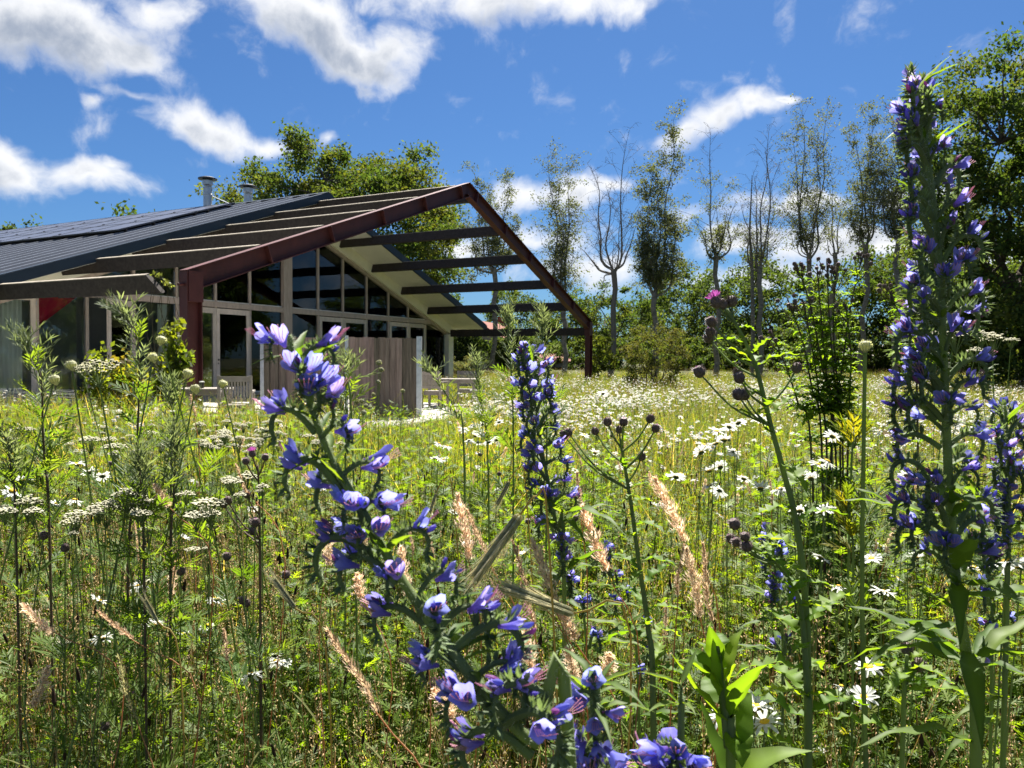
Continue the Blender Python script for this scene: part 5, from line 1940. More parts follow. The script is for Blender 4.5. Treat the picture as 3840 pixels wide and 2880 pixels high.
def build_daisies():
    rg = random.Random(77)
    G = 'white oxeye daisies in the meadow'
    big = [(3312, 2212, 1.42, 'large oxeye daisy seen from behind, alone left of the tallest bugloss stem'), (3768, 2096, 1.05, 'largest oxeye daisy, at the right edge below the bugloss flowers'),
           (3825, 2112, 1.1, 'oxeye daisy cut by the right picture edge'), (3258, 2495, 1.35, 'oxeye daisy above the low flat thistle head'),
           (2712, 2665, 1.0, 'oxeye daisy behind the broad leaved green plant, its yellow eye showing'), (2832, 2640, 1.05, 'oxeye daisy right behind the tip leaf of the broad leaved plant'),
           (2865, 2700, 1.05, 'drooping oxeye daisy right of the broad leaved plant'), (3240, 2610, 1.3, 'oxeye daisy half hidden in leaves near the bottom right'),
           (380, 2388, 1.55, 'large ragged daisy low in the left meadow'), (578, 2338, 1.6, 'wide open daisy left of the middle of the left meadow'), (940, 2522, 1.55, 'small daisy low beside the tan spike of the front left')]
    for x, y, d, lab in big:
        away = Vector((rg.uniform(-.4, .4), rg.uniform(.1, .7), 1.0))
        if x > 2600 and y > 2450:
            away = Vector((rg.uniform(-.4, .4), rg.uniform(-.5, .1), 1.0))
        daisy(at(x, y, d), away, lab, None, 2, 1.08)
    c1 = zz(2500, 1300, .6058, [(390, 490), (310, 515), (300, 590), (210, 650), (420, 640), (260, 760), (330, 740), (260, 850), (330, 880), (580, 870), (700, 870), (480, 810), (60, 800), (830, 800), (890, 810), (940, 720), (1000, 700), (1030, 550), (980, 1000), (820, 1000), (1850, 490), (770, 800), (230, 600), (355, 570), (440, 465), (580, 440), (1490, 790)])
    for x, y in c1:
        daisy(at(x, y, rg.uniform(1.9, 2.3)), sunward(rg), 'white oxeye daisy of the right hand drift, %s row, %s' % ('upper' if y < 1700 else 'middle' if y < 1790 else 'lower', place_of(x)), 'oxeye daisies of the right hand drift', 1, 1.1)
    c2 = zz(1600, 1300, 1 / 2.074, [(100, 745), (160, 765), (330, 720), (440, 660), (540, 720), (400, 740), (480, 735), (90, 870), (350, 600), (430, 600), (290, 630), (60, 860), (130, 870), (560, 580), (380, 690), (1230, 680), (1370, 360), (410, 520), (430, 530), (1310, 820), (1890, 1000), (1980, 980)])
    for x, y in c2:
        daisy(at(x, y, rg.uniform(2.7, 3.3)), sunward(rg), 'white oxeye daisy of the middle clump, %s, %s' % ('high' if y < 1620 else 'half way down' if y < 1670 else 'low', place_of(x)), 'oxeye daisies of the middle clump', 1, 1.05)
    c3 = zz(2900, 1800, .651, [(150, 170), (290, 170), (30, 45), (280, 440), (565, 445), (820, 440), (380, 605), (530, 1240), (400, 1180), (250, 1560), (1100, 110)]) + \
        zz(0, 2100, .5425, [(690, 270), (1435, 440), (1270, 500), (1910, 690), (960, 170), (1490, 255), (1900, 650), (1955, 705)]) + zz(0, 1500, .452, [(640, 520), (620, 815), (740, 590), (850, 620), (110, 740), (190, 660), (1150, 1530), (1800, 1640)])
    for x, y in c3:
        daisy(at(x, y, rg.uniform(1.7, 2.1)), sunward(rg), 'white oxeye daisy low among leaves near the front, ' + place_of(x), 'scattered oxeye daisies near the front', 1, 1.05)
    n = 0
    while n < 225:
        d = 2.6 + 7.5 * rg.random() ** 1.1
        q = rg.uniform(-.68, .68)
        x, y = q * d, d
        if not open_ground(x, y, False):
            continue
        dens = (.22 if q < -.08 else 1.0) * (1.0 if math.sin(x * 2.1 + .6) * math.cos(y * 1.3 + x * .4) > -.1 else .15)
        if rg.random() > dens:
            continue
        h = rg.uniform(.48, .74)
        daisy(Vector((x, y, h)), sunward(rg, .7), 'small white oxeye daisy %s, %s' % ('well back' if d > 6 else 'in the middle distance' if d > 4 else 'nearer by', place_of(px_of((x, y, h))[0])), 'small oxeye daisies further back', 0, rg.uniform(.95, 1.2))
        n += 1


build_daisies()


# ---- yarrow
def umbel_mesh(seed, R=.034, n=75, col=(1, 1, 1), flat=.25):
    rg = random.Random(seed)
    mb = MB()
    for k in range(13):
        th = k * 2.4
        r = R * math.sqrt(k / 13) * .85
        e = Vector((r * math.cos(th), r * math.sin(th), -.004 - flat * .35 * r * r / R))
        mb.tube([(0, 0, -.045), e * .5 + Vector((0, 0, -.022)), e], [.0011, .0008, .0006], 4, 1, STEMG)
    for k in range(n):
        r = R * math.sqrt((k + .5) / n)
        th = k * 2.39996
        p = Vector((r * math.cos(th), r * math.sin(th), rg.uniform(-.002, .003) + .0022 * math.sin(5 * th + 9 * r / R) - flat * .35 * r * r / R))
        s = rg.uniform(.0027, .0042)
        M = frame(Vector((rg.uniform(-.3, .3), rg.uniform(-.3, .3), 1)), loc=p, roll=rg.uniform(0, 6)) @ Matrix.Rotation(math.pi / 2, 4, 'Y')
        g = rg.uniform(.75, 1.1)
        V = [M @ Vector((s * math.cos(a) * (1 if j % 2 else .72), s * math.sin(a) * (1 if j % 2 else .72), .0004)) for j, a in enumerate(np.linspace(0, 2 * math.pi, 10, endpoint=False))]
        V.append(M @ Vector((0, 0, .0016)))
        mb.add(V, [(j, (j + 1) % 10, 10) for j in range(10)], 0, (g, g, g * .95))
        if k % 2 == 0:
            mb.lathe([(.0005, -.004), (.0017, -.002), (.0019, .0)], 5, M, 1, (.09, .12, .045))
    return mb.mesh('flower_head', [M_umbelt, M_stem])


M_umbelt = mat('umbel_floret', (.55, .53, .42), .75, .15, transl=(.35, (1, 1, .9)), tint=True)
YARR = [umbel_mesh(1, .026, 70, flat=1.1), umbel_mesh(2, .021, 55, flat=1.3), umbel_mesh(3, .029, 80, flat=.8)]
CARROT = [umbel_mesh(7, .045, 120, flat=.15)]


def stalked(name, label, cat, group, head, heads, me_list, s=1.0, r=.0012, leaf=None, nleaf=5, tint=STEMG, lean=.05, up=None, rg=rnd, branch=0):
    gz = ground_z(head.x, head.y) - .03
    base = Vector((head.x + rg.uniform(-lean, lean) * 2.4, head.y + rg.uniform(-lean, lean) * 2, gz))
    tip = head - base
    path = smoothpath([tip - Vector((0, 0, .0)), tip.lerp(Vector((0, 0, 0)), .35) + Vector((rg.uniform(-.035, .035), rg.uniform(-.035, .035), 0)), tip * .3, Vector((0, 0, 0))], 3)
    mb = MB()
    mb.tube(path, [r * (.8 + .6 * i / len(path)) for i in range(len(path))], 5, 0, tint)
    t = mb.build(name, M_stem)
    t.location = base
    tag(t, label, cat, group)
    d = up or (path[0] - path[1])
    M = frame(d, loc=head, s=s, roll=rg.uniform(0, 6)) @ Matrix.Rotation(math.pi / 2, 4, 'Y')
    link('flower_head', rg.choice(me_list), t, local(base, M))
    for k in range(branch):
        th = rg.uniform(0, 6.28)
        q = head + Vector((math.cos(th), math.sin(th), 0)) * rg.uniform(.03, .055) * s + Vector((0, 0, rg.uniform(-.03, .0)))
        i = len(path) // 4
        b = MB()
        b.tube([path[i], path[i].lerp(q - base, .6), q - base], [r * .7, r * .55, r * .5], 4, 0, tint)
        bo = b.build('branch', M_stem, t)
        M = frame(Vector((0, 0, 1)), loc=q, s=s * rg.uniform(.45, .8)) @ Matrix.Rotation(math.pi / 2, 4, 'Y')
        link('flower_head', rg.choice(me_list), t, local(base, M))
    for k in range(nleaf if leaf else 0):
        i = rg.randrange(len(path) // 4, len(path) - 1)
        th = rg.uniform(0, 6.28)
        link('leaf', rg.choice(leaf), t, Matrix.Translation(path[i]) @ frame(Vector((math.cos(th), math.sin(th), rg.uniform(.3, 1.0))), s=rg.uniform(.6, 1.1)))
    return t


def build_yarrow():
    rg = random.Random(31)
    named = [((480, 1838), 1.5, 'broad cream yarrow head, the front one left of centre'), ((787, 1873), 1.5, 'domed cream yarrow head beside two dark thistle heads'), ((110, 1866), 1.5, 'greenish yarrow head near the left edge'), ((927, 1775), 1.7, 'double yarrow head just left of the leaning bugloss'), ((540, 1870), 1.5, 'small yarrow head right of the broad front one'), ((402, 1890), 1.5, 'small greenish yarrow head left of the broad front one'),
             ((432, 1666), 2.1, 'flat white yarrow head behind the left mugworts'), ((340, 1640), 2.2, 'pale greenish yarrow pair behind the left mugworts')]
    for (x, y), d, lab in named:
        stalked('yarrow', lab, 'yarrow', None, at(x, y, d), 1, YARR, 1.1, leaf=FERN, nleaf=9, up=Vector((0, .1, 1)), rg=rg, branch=2)
    for x, y in zz(0, 1500, .452, [(518, 2000), (30, 880), (1060, 900), (1190, 815), (1145, 905), (1705, 885), (1640, 950), (1550, 760), (1930, 660), (1200, 1060), (1600, 1225), (590, 990), (1200, 1480), (2180, 700)]):
        stalked('yarrow', 'greenish cream yarrow head, ' + ('near the left edge' if x < 300 else 'by the broad cream yarrow' if x < 600 else 'near the dark thistle heads'), 'yarrow', 'yarrow heads of the left meadow', at(x, y, rg.uniform(1.5, 1.8)), 1, YARR, rg.uniform(.55, .8), leaf=FERN, nleaf=6, up=Vector((0, .1, 1)), rg=rg, branch=1)
    for k in range(46):
        x, y = rg.uniform(640, 1060), rg.uniform(1570, 1680)
        if k > 28:
            x, y = rg.uniform(0, 1500), rg.uniform(1590, 1720)
        d = rg.uniform(2.6, 4.6)
        stalked('yarrow', 'pale yarrow head before the terrace, %s' % ('below the climbing rose' if x < 740 else 'below the pale table' if x < 840 else 'below the slatted chair' if x < 940 else 'at the edge of the leaning bugloss' if x < 1150 else 'below the fence'), 'yarrow', 'yarrow heads before the terrace', at(x, y, d), 1, YARR, rg.uniform(.75, 1.1), leaf=FERN, nleaf=4, up=Vector((0, .1, 1)), rg=rg, branch=rg.choice((0, 1, 2)))
    for x, y, lab in [(3580, 1240, 'dull yarrow head right of the tallest bugloss at horizon height'), (3720, 1255, 'second dull yarrow head right of the tallest bugloss')]:
        stalked('yarrow', lab, 'yarrow', None, at(x, y, 1.3), 1, YARR, .9, leaf=FERN, nleaf=6, up=Vector((0, .1, 1)), rg=rg, branch=2)
    # wild carrots
    stalked('wild_carrot', 'large white lacy umbel held high before the swung out door', 'wild carrot', None, at(360, 1372, 1.55), 1, CARROT, 1.0, .002, FERN, 8, up=Vector((-.25, .2, 1)), rg=rg, branch=1)
    mb = MB()
    r2 = random.Random(3)
    mb.lathe([(.0015, -.014), (.007, -.008), (.0115, .001), (.010, .007), (.005, .010)], 12, None, 0, (.48, .48, .36))
    for k in range(120):
        th, e = r2.uniform(0, 6.28), r2.uniform(-.3, 1.2)
        o = Vector((math.cos(th) * math.cos(e), math.sin(th) * math.cos(e), math.sin(e)))
        p = o * .0095
        q = p + o * r2.uniform(.003, .005) + Vector((0, 0, .002))
        s = o.orthogonal().normalized() * .0009
        mb.add([p - s, p + s, q], [(0, 1, 2)], 0, (.52, .52, .40))
    for k in range(16):
        th = k * .39
        o = Vector((math.cos(th), math.sin(th), r2.uniform(-.1, .5)))
        mb.tube([Vector((0, 0, -.010)) + o * .004, o * .013 + Vector((0, 0, -.008)), o * .018 + Vector((0, 0, .010))], [.0006, .0005, .0002], 3, 0, (.16, .20, .09))
    BUD = [mb.mesh('seed_head', M_stem)]
    for x, y, d, up, lab in [(268, 1370, 1.5, (-.3, 0, 1), 'bristly carrot seed head left of the white umbel'), (205, 1424, 1.5, (-.4, 0, 1), 'bristly carrot seed head below and left of the white umbel'), (605, 1276, 1.6, (.3, 0, 1), 'bristly carrot seed head highest, beside the climbing rose'),
                             (574, 1342, 1.6, (-.4, 0, 1), 'small carrot seed head left of the climbing rose'), (703, 1402, 1.6, (.4, 0, 1), 'carrot seed head before the dark side of the red post'), (732, 1458, 1.6, (-.3, 0, 1), 'cup shaped carrot head beside the pale table top'),
                             (836, 1440, 1.9, (.3, 0, 1), 'carrot head beside the slatted chair back'), (3245, 1298, 1.25, (0, 0, 1), 'pale green carrot bud on a tall stalk left of the tallest bugloss')]:
        stalked('wild_carrot', lab, 'wild carrot', None, at(x, y, d), 1, BUD, .85, .0019 if x < 3000 else .004, FERN, 6, lean=.15 if x < 3000 else .04, up=Vector(up), rg=rg)
    # scabious seed heads before the fence
    mb = MB()
    for k in range(80):
        th, e = r2.uniform(0, 6.28), math.asin(r2.uniform(-.6, 1))
        o = Vector((math.cos(th) * math.cos(e), math.sin(th) * math.cos(e), math.sin(e)))
        s = o.orthogonal().normalized() * .0022
        b = o.cross(s)
        mb.add([o * .010 - s, o * .010 - b, o * .0118 + s, o * .010 + b], [(0, 1, 2, 3)], 0, (.30, .30, .20))
    mb.lathe([(.002, -.008), (.008, -.004), (.0095, .002), (.006, .008)], 9, None, 0, (.2, .21, .12))
    SCAB = [mb.mesh('seed_head', M_stem)]
    for x, y in [(1421, 1361), (1430, 1387), (1418, 1433), (1510, 1467), (1338, 1506), (1356, 1505), (1372, 1522), (1364, 1548), (1400, 1480)]:
        stalked('scabious', 'round pale seed head on a wiry stalk before the fence planks', 'scabious', 'scabious seed heads before the fence', at(x, y, rg.uniform(2.6, 3.0)), 1, SCAB, rg.uniform(.75, 1.0), .0012, MUG_TOP, 5, rg=rg)
    # small dark knapweed heads on thin stalks
    for x, y in zz(0, 2100, .5425, [(1250, 105), (1680, 305), (1710, 325), (1980, 130), (775, 1025), (920, 965), (730, 1175)]) + zz(0, 1500, .452, [(1500, 1455), (1890, 1330), (2120, 1050), (360, 1160), (620, 1120), (540, 1260)]):
        stalked('knapweed', 'small dark knapweed head, ' + ('low near the open daisies' if y > 2100 else 'high') + (', far left' if x < 450 else ' near the purple thistle' if x > 750 else ' among left meadow stems'), 'knapweed', 'dark knapweed heads', at(x, y, rg.uniform(1.45, 1.7)), 1, TH_B, 1.05, .0014, BUGLEAF, 5, rg=rg)
    for k in range(28):
        q, d = rg.uniform(-.6, .66), rg.uniform(1.9, 5.5)
        if not open_ground(q * d, d, False):
            continue
        stalked('knapweed', 'small brown knapweed head among grasses, ' + place_of(CXP + F_PX * q), 'knapweed', 'brown knapweed heads further back', Vector((q * d, d, rg.uniform(.55, .85))), 1, TH_B, 1.1, .0014, BUGLEAF, 3, rg=rg)
    # yellow hawkbits
    mb = MB()
    for k in range(46):
        r = .012 * math.sqrt((k + 1) / 46)
        th = k * 2.4
        a = Vector((r * math.cos(th), r * math.sin(th), .002))
        b = Vector((math.cos(th), math.sin(th), .2)) * .004
        s = Vector((-math.sin(th), math.cos(th), 0)) * .0012
        mb.add([a - s, a + s, a + b + s, a + b - s], [(0, 1, 2, 3)])
    mb.lathe([(.001, -.006), (.004, -.003), (.004, .001)], 7)
    HAWK = [mb.mesh('flower_head', M_yellow)]
    for k in range(34):
        q, d = rg.uniform(-.6, .66), rg.uniform(1.5, 4.5)
        if not open_ground(q * d, d, False):
            continue
        stalked('hawkbit', 'small yellow hawkbit low in the grass, ' + place_of(CXP + F_PX * q), 'hawkbit', 'small yellow hawkbits', Vector((q * d, d, rg.uniform(.42, .66))), 1, HAWK, rg.uniform(.6, .9), .001, rg=rg, up=Vector((rg.uniform(-.4, .4), .4, 1)))


build_yarrow()


# ---- tan feathery grass spikes and rye ears
def spike_mesh(seed, n=560, W=.022, col=(.76, .63, .49)):
    """panicle 1 unit = .13 m along +x"""
    rg = random.Random(seed)
    mb = MB()
    L = .13
    def axis(t):
        return Vector((L * t, .004 * math.sin(3 * t + seed), .003 * math.sin(5 * t)))
    mb.tube([axis(t) for t in np.linspace(0, 1, 7)], [.0009, .0008, .0007, .0006, .0005, .0004, .0002], 4, 0, (.36, .22, .14))
    for k in range(n):
        t = (k + rg.random()) / n
        w = W * (math.sin(math.pi * min(1, .12 + .86 * t)) ** .65) * (.75 + .35 * math.sin(23 * t + seed))
        th = k * 2.4 + rg.uniform(-.4, .4)
        o = Vector((0, math.cos(th), math.sin(th)))
        p = axis(t) + o * w * rg.uniform(.25, .9)
        d = (Vector((1, 0, 0)) + o * rg.uniform(.2, 1.1)).normalized()
        l = rg.uniform(.0075, .013)
        s = d.cross(o).normalized() * rg.uniform(.0012, .0021)
        g = rg.uniform(.7, 1.25)
        c = np.array(col) * g
        a = p - d * l * .35
        e = p + d * l * .65
        mb.add([a, p + s, e, p - s], [(0, 1, 2, 3)], 0, c)
        if k % 4 == 0:
            mb.tube([axis(max(0, t - .05)), p], [.0003, .0003], 3, 0, c * .8, cap=False)
    return mb.mesh('panicle', M_dry)


SPIKES = [spike_mesh(s) for s in range(3)] + [spike_mesh(8, 220, .010, (.50, .38, .27))]
SPIKEG = [spike_mesh(9, 200, .009, (.30, .30, .15))]


def grass_spike(label, group, top, bot, d, d2=None, mes=None, rg=rnd, foot=None):
    a, b = at(*top, d), at(*bot, d2 or d)
    v = a - b
    gz = ground_z(b.x, b.y) - .03
    foot = foot or Vector((b.x - v.x * .9 + rg.uniform(-.04, .04), b.y + rg.uniform(-.05, .08), gz))
    path = smoothpath([b - foot, (b - foot) - v.normalized() * .16, (b - foot) * .35, Vector((0, 0, 0))], 4)
    mb = MB()
    mb.tube(path, [.0009 + .0009 * i / len(path) for i in range(len(path))], 4, 0, (.34, .20, .10))
    t = mb.build('grass_spike', M_dry)
    t.location = foot
    tag(t, label, 'grass spike', group)
    k = v.length / .13
    M = Matrix.Translation(b - foot) @ frame(v, roll=rg.uniform(0, 6)) @ Matrix.Diagonal((k, min(1.25, max(.75, k)), min(1.25, max(.75, k)), 1))
    link('panicle', rg.choice(mes or SPIKES), t, M)
    q = (b - foot) * .6
    th = rg.uniform(0, 6)
    V, Fc = strip(.2, .005, bend=.5, seg=6)
    lb = MB()
    lb.add([Matrix.Translation(q) @ frame(Vector((math.cos(th), math.sin(th), 1.4))) @ Vector(x) for x in V], Fc, 0, (.14, .15, .05))
    lb.build('leaf', M_dry, t)
    return t


def build_grasses():
    rg = random.Random(55)
    fine = [((1725, 1850), (1756, 2095), 1.15, 'tan feathery grass spike left of the rye ear, the upright one'), ((1756, 1906), (1832, 2107), 1.15, 'tan feathery grass spike crossing the rye ear'), ((1912, 2030), (1985, 2195), 1.1, 'tan feathery grass spike right of the rye ear'),
            ((2002, 2020), (2082, 2285), 1.08, 'broadest tan grass spike in the middle, before the lying ear'), ((1963, 2184), (1998, 2361), 1.1, 'tan grass spike hanging below the lying ear'), ((2092, 2278), (2152, 2402), 1.1, 'short tan grass spike right below the lying ear'),
            ((1236, 2355), (1407, 2665), .95, 'large tan grass spike alone low left of the leaning bugloss'), ((1968, 2350), (1992, 2520), 1.1, 'tan grass spike behind the lower bugloss flowers'), ((2128, 2426), (2152, 2555), 1.1, 'tan grass spike near the bottom, right of centre'),
            ((2293, 2449), (2258, 2526), 1.0, 'short tan spike just above the bottom bugloss shoot'), ((1632, 2579), (1697, 2690), 1.0, 'tan grass spike behind the foot of the leaning bugloss'), ((2167, 1768), (2178, 1935), 1.2, 'upper tan spike of the pair right of centre'),
            ((2187, 1890), (2272, 2140), 1.15, 'longer tan spike of the pair right of centre'), ((2465, 1785), (2562, 2030), 1.2, 'tallest tan grass spike right of the brown headed thistle'), ((2556, 2040), (2543, 2235), 1.18, 'tan grass spike hanging under the tallest one'),
            ((2580, 2053), (2622, 2305), 1.1, 'left of two close tan spikes above the broad leaved plant'), ((2628, 2036), (2674, 2330), 1.1, 'right of two close tan spikes above the broad leaved plant'), ((76, 2268), (201, 2370), 1.35, 'tan spike slanting in from the left edge'),
            ((369, 2287), (494, 2398), 1.35, 'pale tan spike left of the open daisies'), ((187, 2504), (122, 2645), 1.3, 'tan spike leaning right, low at the left'), ((835, 2360), (857, 2474), 1.4, 'slim tan spike before the left meadow stems'),
            ((578, 1816), (633, 1900), 1.5, 'short tan spike right of the broad yarrow head'), ((878, 1744), (931, 1845), 1.55, 'tan spike beside the purple thistle bloom'), ((720, 1480), (728, 1560), 2.2, 'rusty tan spike before the foot of the red post'),
            ((1240, 1960), (1225, 2120), 1.5, 'faint tan spike left of the leaning bugloss stem'), ((1330, 2150), (1360, 2240), 1.3, 'small tan spike behind the leaning bugloss'), ((1500, 2050), (1540, 2240), 1.25, 'tan spike seen between two bugloss flower sprays')]
    for top, bot, d, lab in fine:
        grass_spike(lab, None, top, bot, d, rg=rg)
    grass_spike('green unripe grass spike low in the left meadow', None, (440, 2458), (512, 2700), 1.3, mes=SPIKEG, rg=rg)
    for k in range(64):
        q, d = rg.uniform(-.62, .66), rg.uniform(1.8, 6)
        if not open_ground(q * d, d, False):
            continue
        z = rg.uniform(.6, .88)
        P = Vector((q * d, d, z))
        x, y, dd = px_of(P)
        l = rg.uniform(.06, .11) * F_PX / dd
        a = rg.uniform(-.5, .5)
        grass_spike('rosy tan grass spike in the middle distance, ' + place_of(x), 'tan grass spikes in the middle distance', (x, y), (x + l * math.sin(a), y + l * math.cos(a)), dd, mes=SPIKES[3:] if k % 3 else SPIKES, rg=rg)
    # rye ears
    def rye_mesh(seed):
        r2 = random.Random(seed)
        mb = MB()
        L = .085
        for k in range(26):
            t = k / 26
            for sy_, sz2 in ((-1, .2), (1, -.2), (.2, 1), (-.2, -1)):
                p = Vector((L * t, sy_ * .0024, sz2 * .0024))
                d = Vector((1, sy_ * .26, sz2 * .26)).normalized()
                M = frame(d, loc=p) @ Matrix.Rotation(math.pi / 2, 4, 'Y')
                g = r2.uniform(.8, 1.2)
                c = np.array((.42, .42, .26)) * g
                mb.lathe([(.0003, -.001), (.0024, .003), (.0026, .006), (.0014, .010), (.0002, .0130)], 6, M, 0, c)
                q = p + d * .0115
                e = q + (d + Vector((.5, r2.uniform(-.2, .2), r2.uniform(-.2, .2)))).normalized() * r2.uniform(.035, .06)
                s = d.orthogonal().normalized() * .00042
                mb.add([q - s, q + s, e], [(0, 1, 2)], 0, np.array((.60, .55, .34)) * g)
        return mb.mesh('ear', M_dry)
    RYE = [rye_mesh(1), rye_mesh(2)]
    for pts, root, d, lab in [((1762, 2195), (1950, 1932), .95, 'large grey green rye ear nodding in the middle'), ((1862, 2190), (2150, 2300), 1.0, 'straw coloured rye ear lying across the tan spikes'), ((1018, 2160), (1105, 2280), 1.15, 'rye ear in the left meadow pointing up to the left'),
                              ((1860, 1900), (1910, 1805), 1.6, 'small awned ear hanging left of the middle bugloss'), ((1610, 1930), (1635, 1850), 1.5, 'small awned ear drooping right of the leaning bugloss'), ((540, 2240), (590, 2330), 1.3, 'small rye ear upright among left meadow stems')]:
        a, b = at(*pts, d), at(*root, d)
        v = a - b
        foot = Vector((b.x + rg.uniform(.05, .12), b.y + .05, -.03))
        if v.z < 0:
            nb = [b - foot, (b - foot) - v.normalized() * .02 + Vector((.01, 0, .008)), (b - foot) + Vector((.035, 0, -.02)), (b - foot) * .5 + Vector((.03, 0, 0)), Vector((0, 0, 0))]
        else:
            nb = [b - foot, (b - foot) - v.normalized() * .08, (b - foot) * .4, Vector((0, 0, 0))]
        mb = MB()
        mb.tube(smoothpath(nb, 4), .0014, 5, 0, (.30, .26, .10))
        t = mb.build('rye', M_dry)
        t.location = foot
        tag(t, lab, 'cereal ear')
        k = v.length / .10
        link('ear', rg.choice(RYE), t, Matrix.Translation(b - foot) @ frame(v, up=Vector((0, -1, .2)), s=k))


build_grasses()


# ---- climbing rose at the red post, bushes before the panes
def leafy_shrub(label, pts_px, d, n_leaf, cols, lsize, seed, name='rose_bush', cat='shrub', spread=.13):
    rg = random.Random(seed)
    rng = np.random.default_rng(seed)
    P = [at(x, y, d + rg.uniform(-.1, .1)) for x, y in pts_px]
    base = Vector((sum(p.x for p in P) / len(P), P[0].y, 0))
    t = thing(name, label, cat, base)
    mb = MB()
    for p in P:
        mb.tube([q - base for q in wander(base + Vector((rg.uniform(-.1, .1), 0, 0)), p, rg, 5, .06)], [.012, .010, .008, .006, .005, .003], 5, 0, (.08, .07, .04))
    mb.build('stem', M_stem, t)
    V, T, n = leaf_quads(rng, np.array([p - base for p in P]), n_leaf, spread, lsize, cols)
    lm = MB()
    lm.addq(V, n, 0, T)
    lm.build('foliage', M_plant, t)


leafy_shrub('yellow green climbing rose reaching up the near red post', [(640, 1260), (655, 1300), (660, 1350), (625, 1345), (680, 1370), (610, 1400), (640, 1410), (660, 1430), (600, 1440), (640, 1470), (665, 1500), (620, 1480), (665, 1390), (655, 1230), (680, 1320), (690, 1340), (590, 1470), (650, 1540)], 12.2, 42, [(.13, .15, .02), (.09, .12, .02), (.07, .10, .02)], .10, 3, spread=.085)
leafy_shrub('yellow green rose bush below the swung out door', [(440, 1390), (470, 1400), (500, 1410), (450, 1430), (490, 1450), (440, 1470), (470, 1490), (510, 1480), (430, 1450), (480, 1530), (455, 1360)], 11.0, 42, [(.14, .15, .025), (.10, .12, .02), (.12, .10, .03)], .085, 5, spread=.10)
leafy_shrub('yellow green rose bush under the white carrot umbel', [(360, 1380), (385, 1400), (375, 1430), (345, 1450), (395, 1450), (370, 1480), (390, 1500), (360, 1520), (372, 1330)], 11.2, 38, [(.13, .15, .02), (.09, .12, .02)], .085, 6, spread=.08)
leafy_shrub('wispy creeper over the split end of the near purlin', [(580, 1026), (600, 1036), (615, 1052), (630, 1062), (640, 1072), (590, 1030), (622, 1060)], 14.9, 7, [(.14, .16, .09), (.10, .12, .06)], .07, 8, name='creeper', cat='creeper', spread=.03)


# ================================================================== STUFF: grasses and herbs nobody could count
def ribbon(mb, p, az, h, w, lean, curl, col, seg=4):
    V, Fc = [], []
    dx, dy = math.cos(az), math.sin(az)
    sx, sy = -dy, dx
    for i in range(seg + 1):
        t = i / seg
        r = lean * t + curl * t * t
        z = h * (t - .35 * curl / max(h, .01) * t * t * .6)
        ww = w * (1 - t ** 1.6) * .5 + .0002
        V += [(p[0] + dx * r - sx * ww, p[1] + dy * r - sy * ww, z), (p[0] + dx * r + sx * ww, p[1] + dy * r + sy * ww, z)]
    for i in range(seg):
        a = i * 2
        Fc.append((a, a + 1, a + 3, a + 2))
    mb.add(V, Fc, 0, col)


PAL = [(.075, .125, .014), (.090, .138, .014), (.112, .142, .018), (.052, .095, .012), (.138, .150, .024)]
DRYP = [(.40, .31, .17), (.34, .25, .14), (.46, .37, .22), (.30, .22, .12)]


def jit(c, rg, a=.25):
    g = rg.uniform(1 - a, 1 + a)
    return (c[0] * g, c[1] * g, c[2] * g)


def clump_grass(seed, n, R, hmin, hmax, dry=.15, w=.0042):
    rg = random.Random(seed)
    mb = MB()
    for _ in range(n):
        a = rg.uniform(0, 6.28)
        r = R * math.sqrt(rg.random())
        col = jit(rg.choice(DRYP if rg.random() < dry else PAL), rg)
        h = rg.uniform(hmin, hmax)
        ribbon(mb, (r * math.cos(a), r * math.sin(a)), rg.uniform(0, 6.28), h, rg.uniform(.6, 1.3) * w, rg.uniform(.0, .22), rg.uniform(.0, .45) * h, col)
    return mb.mesh('grass_tuft', M_plant)


def clump_herb(seed, ns, R, hmin, hmax, leaflet, pal, fern=False):
    """upright stems set with small leaves"""
    rg = random.Random(seed)
    mb = MB()
    for _ in range(ns):
        a = rg.uniform(0, 6.28)
        r = R * math.sqrt(rg.random())
        h = rg.uniform(hmin, hmax)
        p0 = Vector((r * math.cos(a), r * math.sin(a), 0))
        lean = Vector((rg.uniform(-.14, .14), rg.uniform(-.14, .14), 0))
        col = jit(rg.choice(pal), rg)
        top = p0 + lean + Vector((0, 0, h))
        mb.tube([p0, p0.lerp(top, .5) + Vector((rg.uniform(-.02, .02), rg.uniform(-.02, .02), 0)), top], [.0019, .0016, .0008], 3, 0, jit((.075, .10, .03), rg), cap=False)
        k = int(h / .034)
        for i in range(2, k):
            t = i / k
            p = p0.lerp(top, t)
            for sd in range(rg.choice((1, 2, 2))):
                th = i * 2.4 + sd * 3.1 + rg.uniform(-.4, .4)
                d = Vector((math.cos(th), math.sin(th), rg.uniform(.0, .9))).normalized()
                L = leaflet * rg.uniform(.6, 1.25) * (1.15 - .65 * t)
                s = d.cross(Vector((0, 0, 1)))
                s = s.normalized() if s.length > .01 else Vector((1, 0, 0))
                c = jit(col, rg, .2)
                if fern:
                    for q in range(5):
                        b = p + d * L * (.2 + .2 * q)
                        for s2 in (-1, 1):
                            e = b + s * s2 * L * .28 + d * L * .16
                            m_ = d * L * .05
                            mb.add([b - m_, b + m_, e + m_ * .3, e - m_ * .3], [(0, 1, 2, 3)], 0, c)
                else:
                    w = s * L * .21
                    m1 = p + d * L * .45 + Vector((0, 0, L * .05))
                    e = p + d * L - Vector((0, 0, L * rg.uniform(.0, .3)))
                    mb.add([p, m1 - w, e, m1 + w], [(0, 1, 2, 3)], 0, c)
    return mb.mesh('herb_tuft', M_plant)


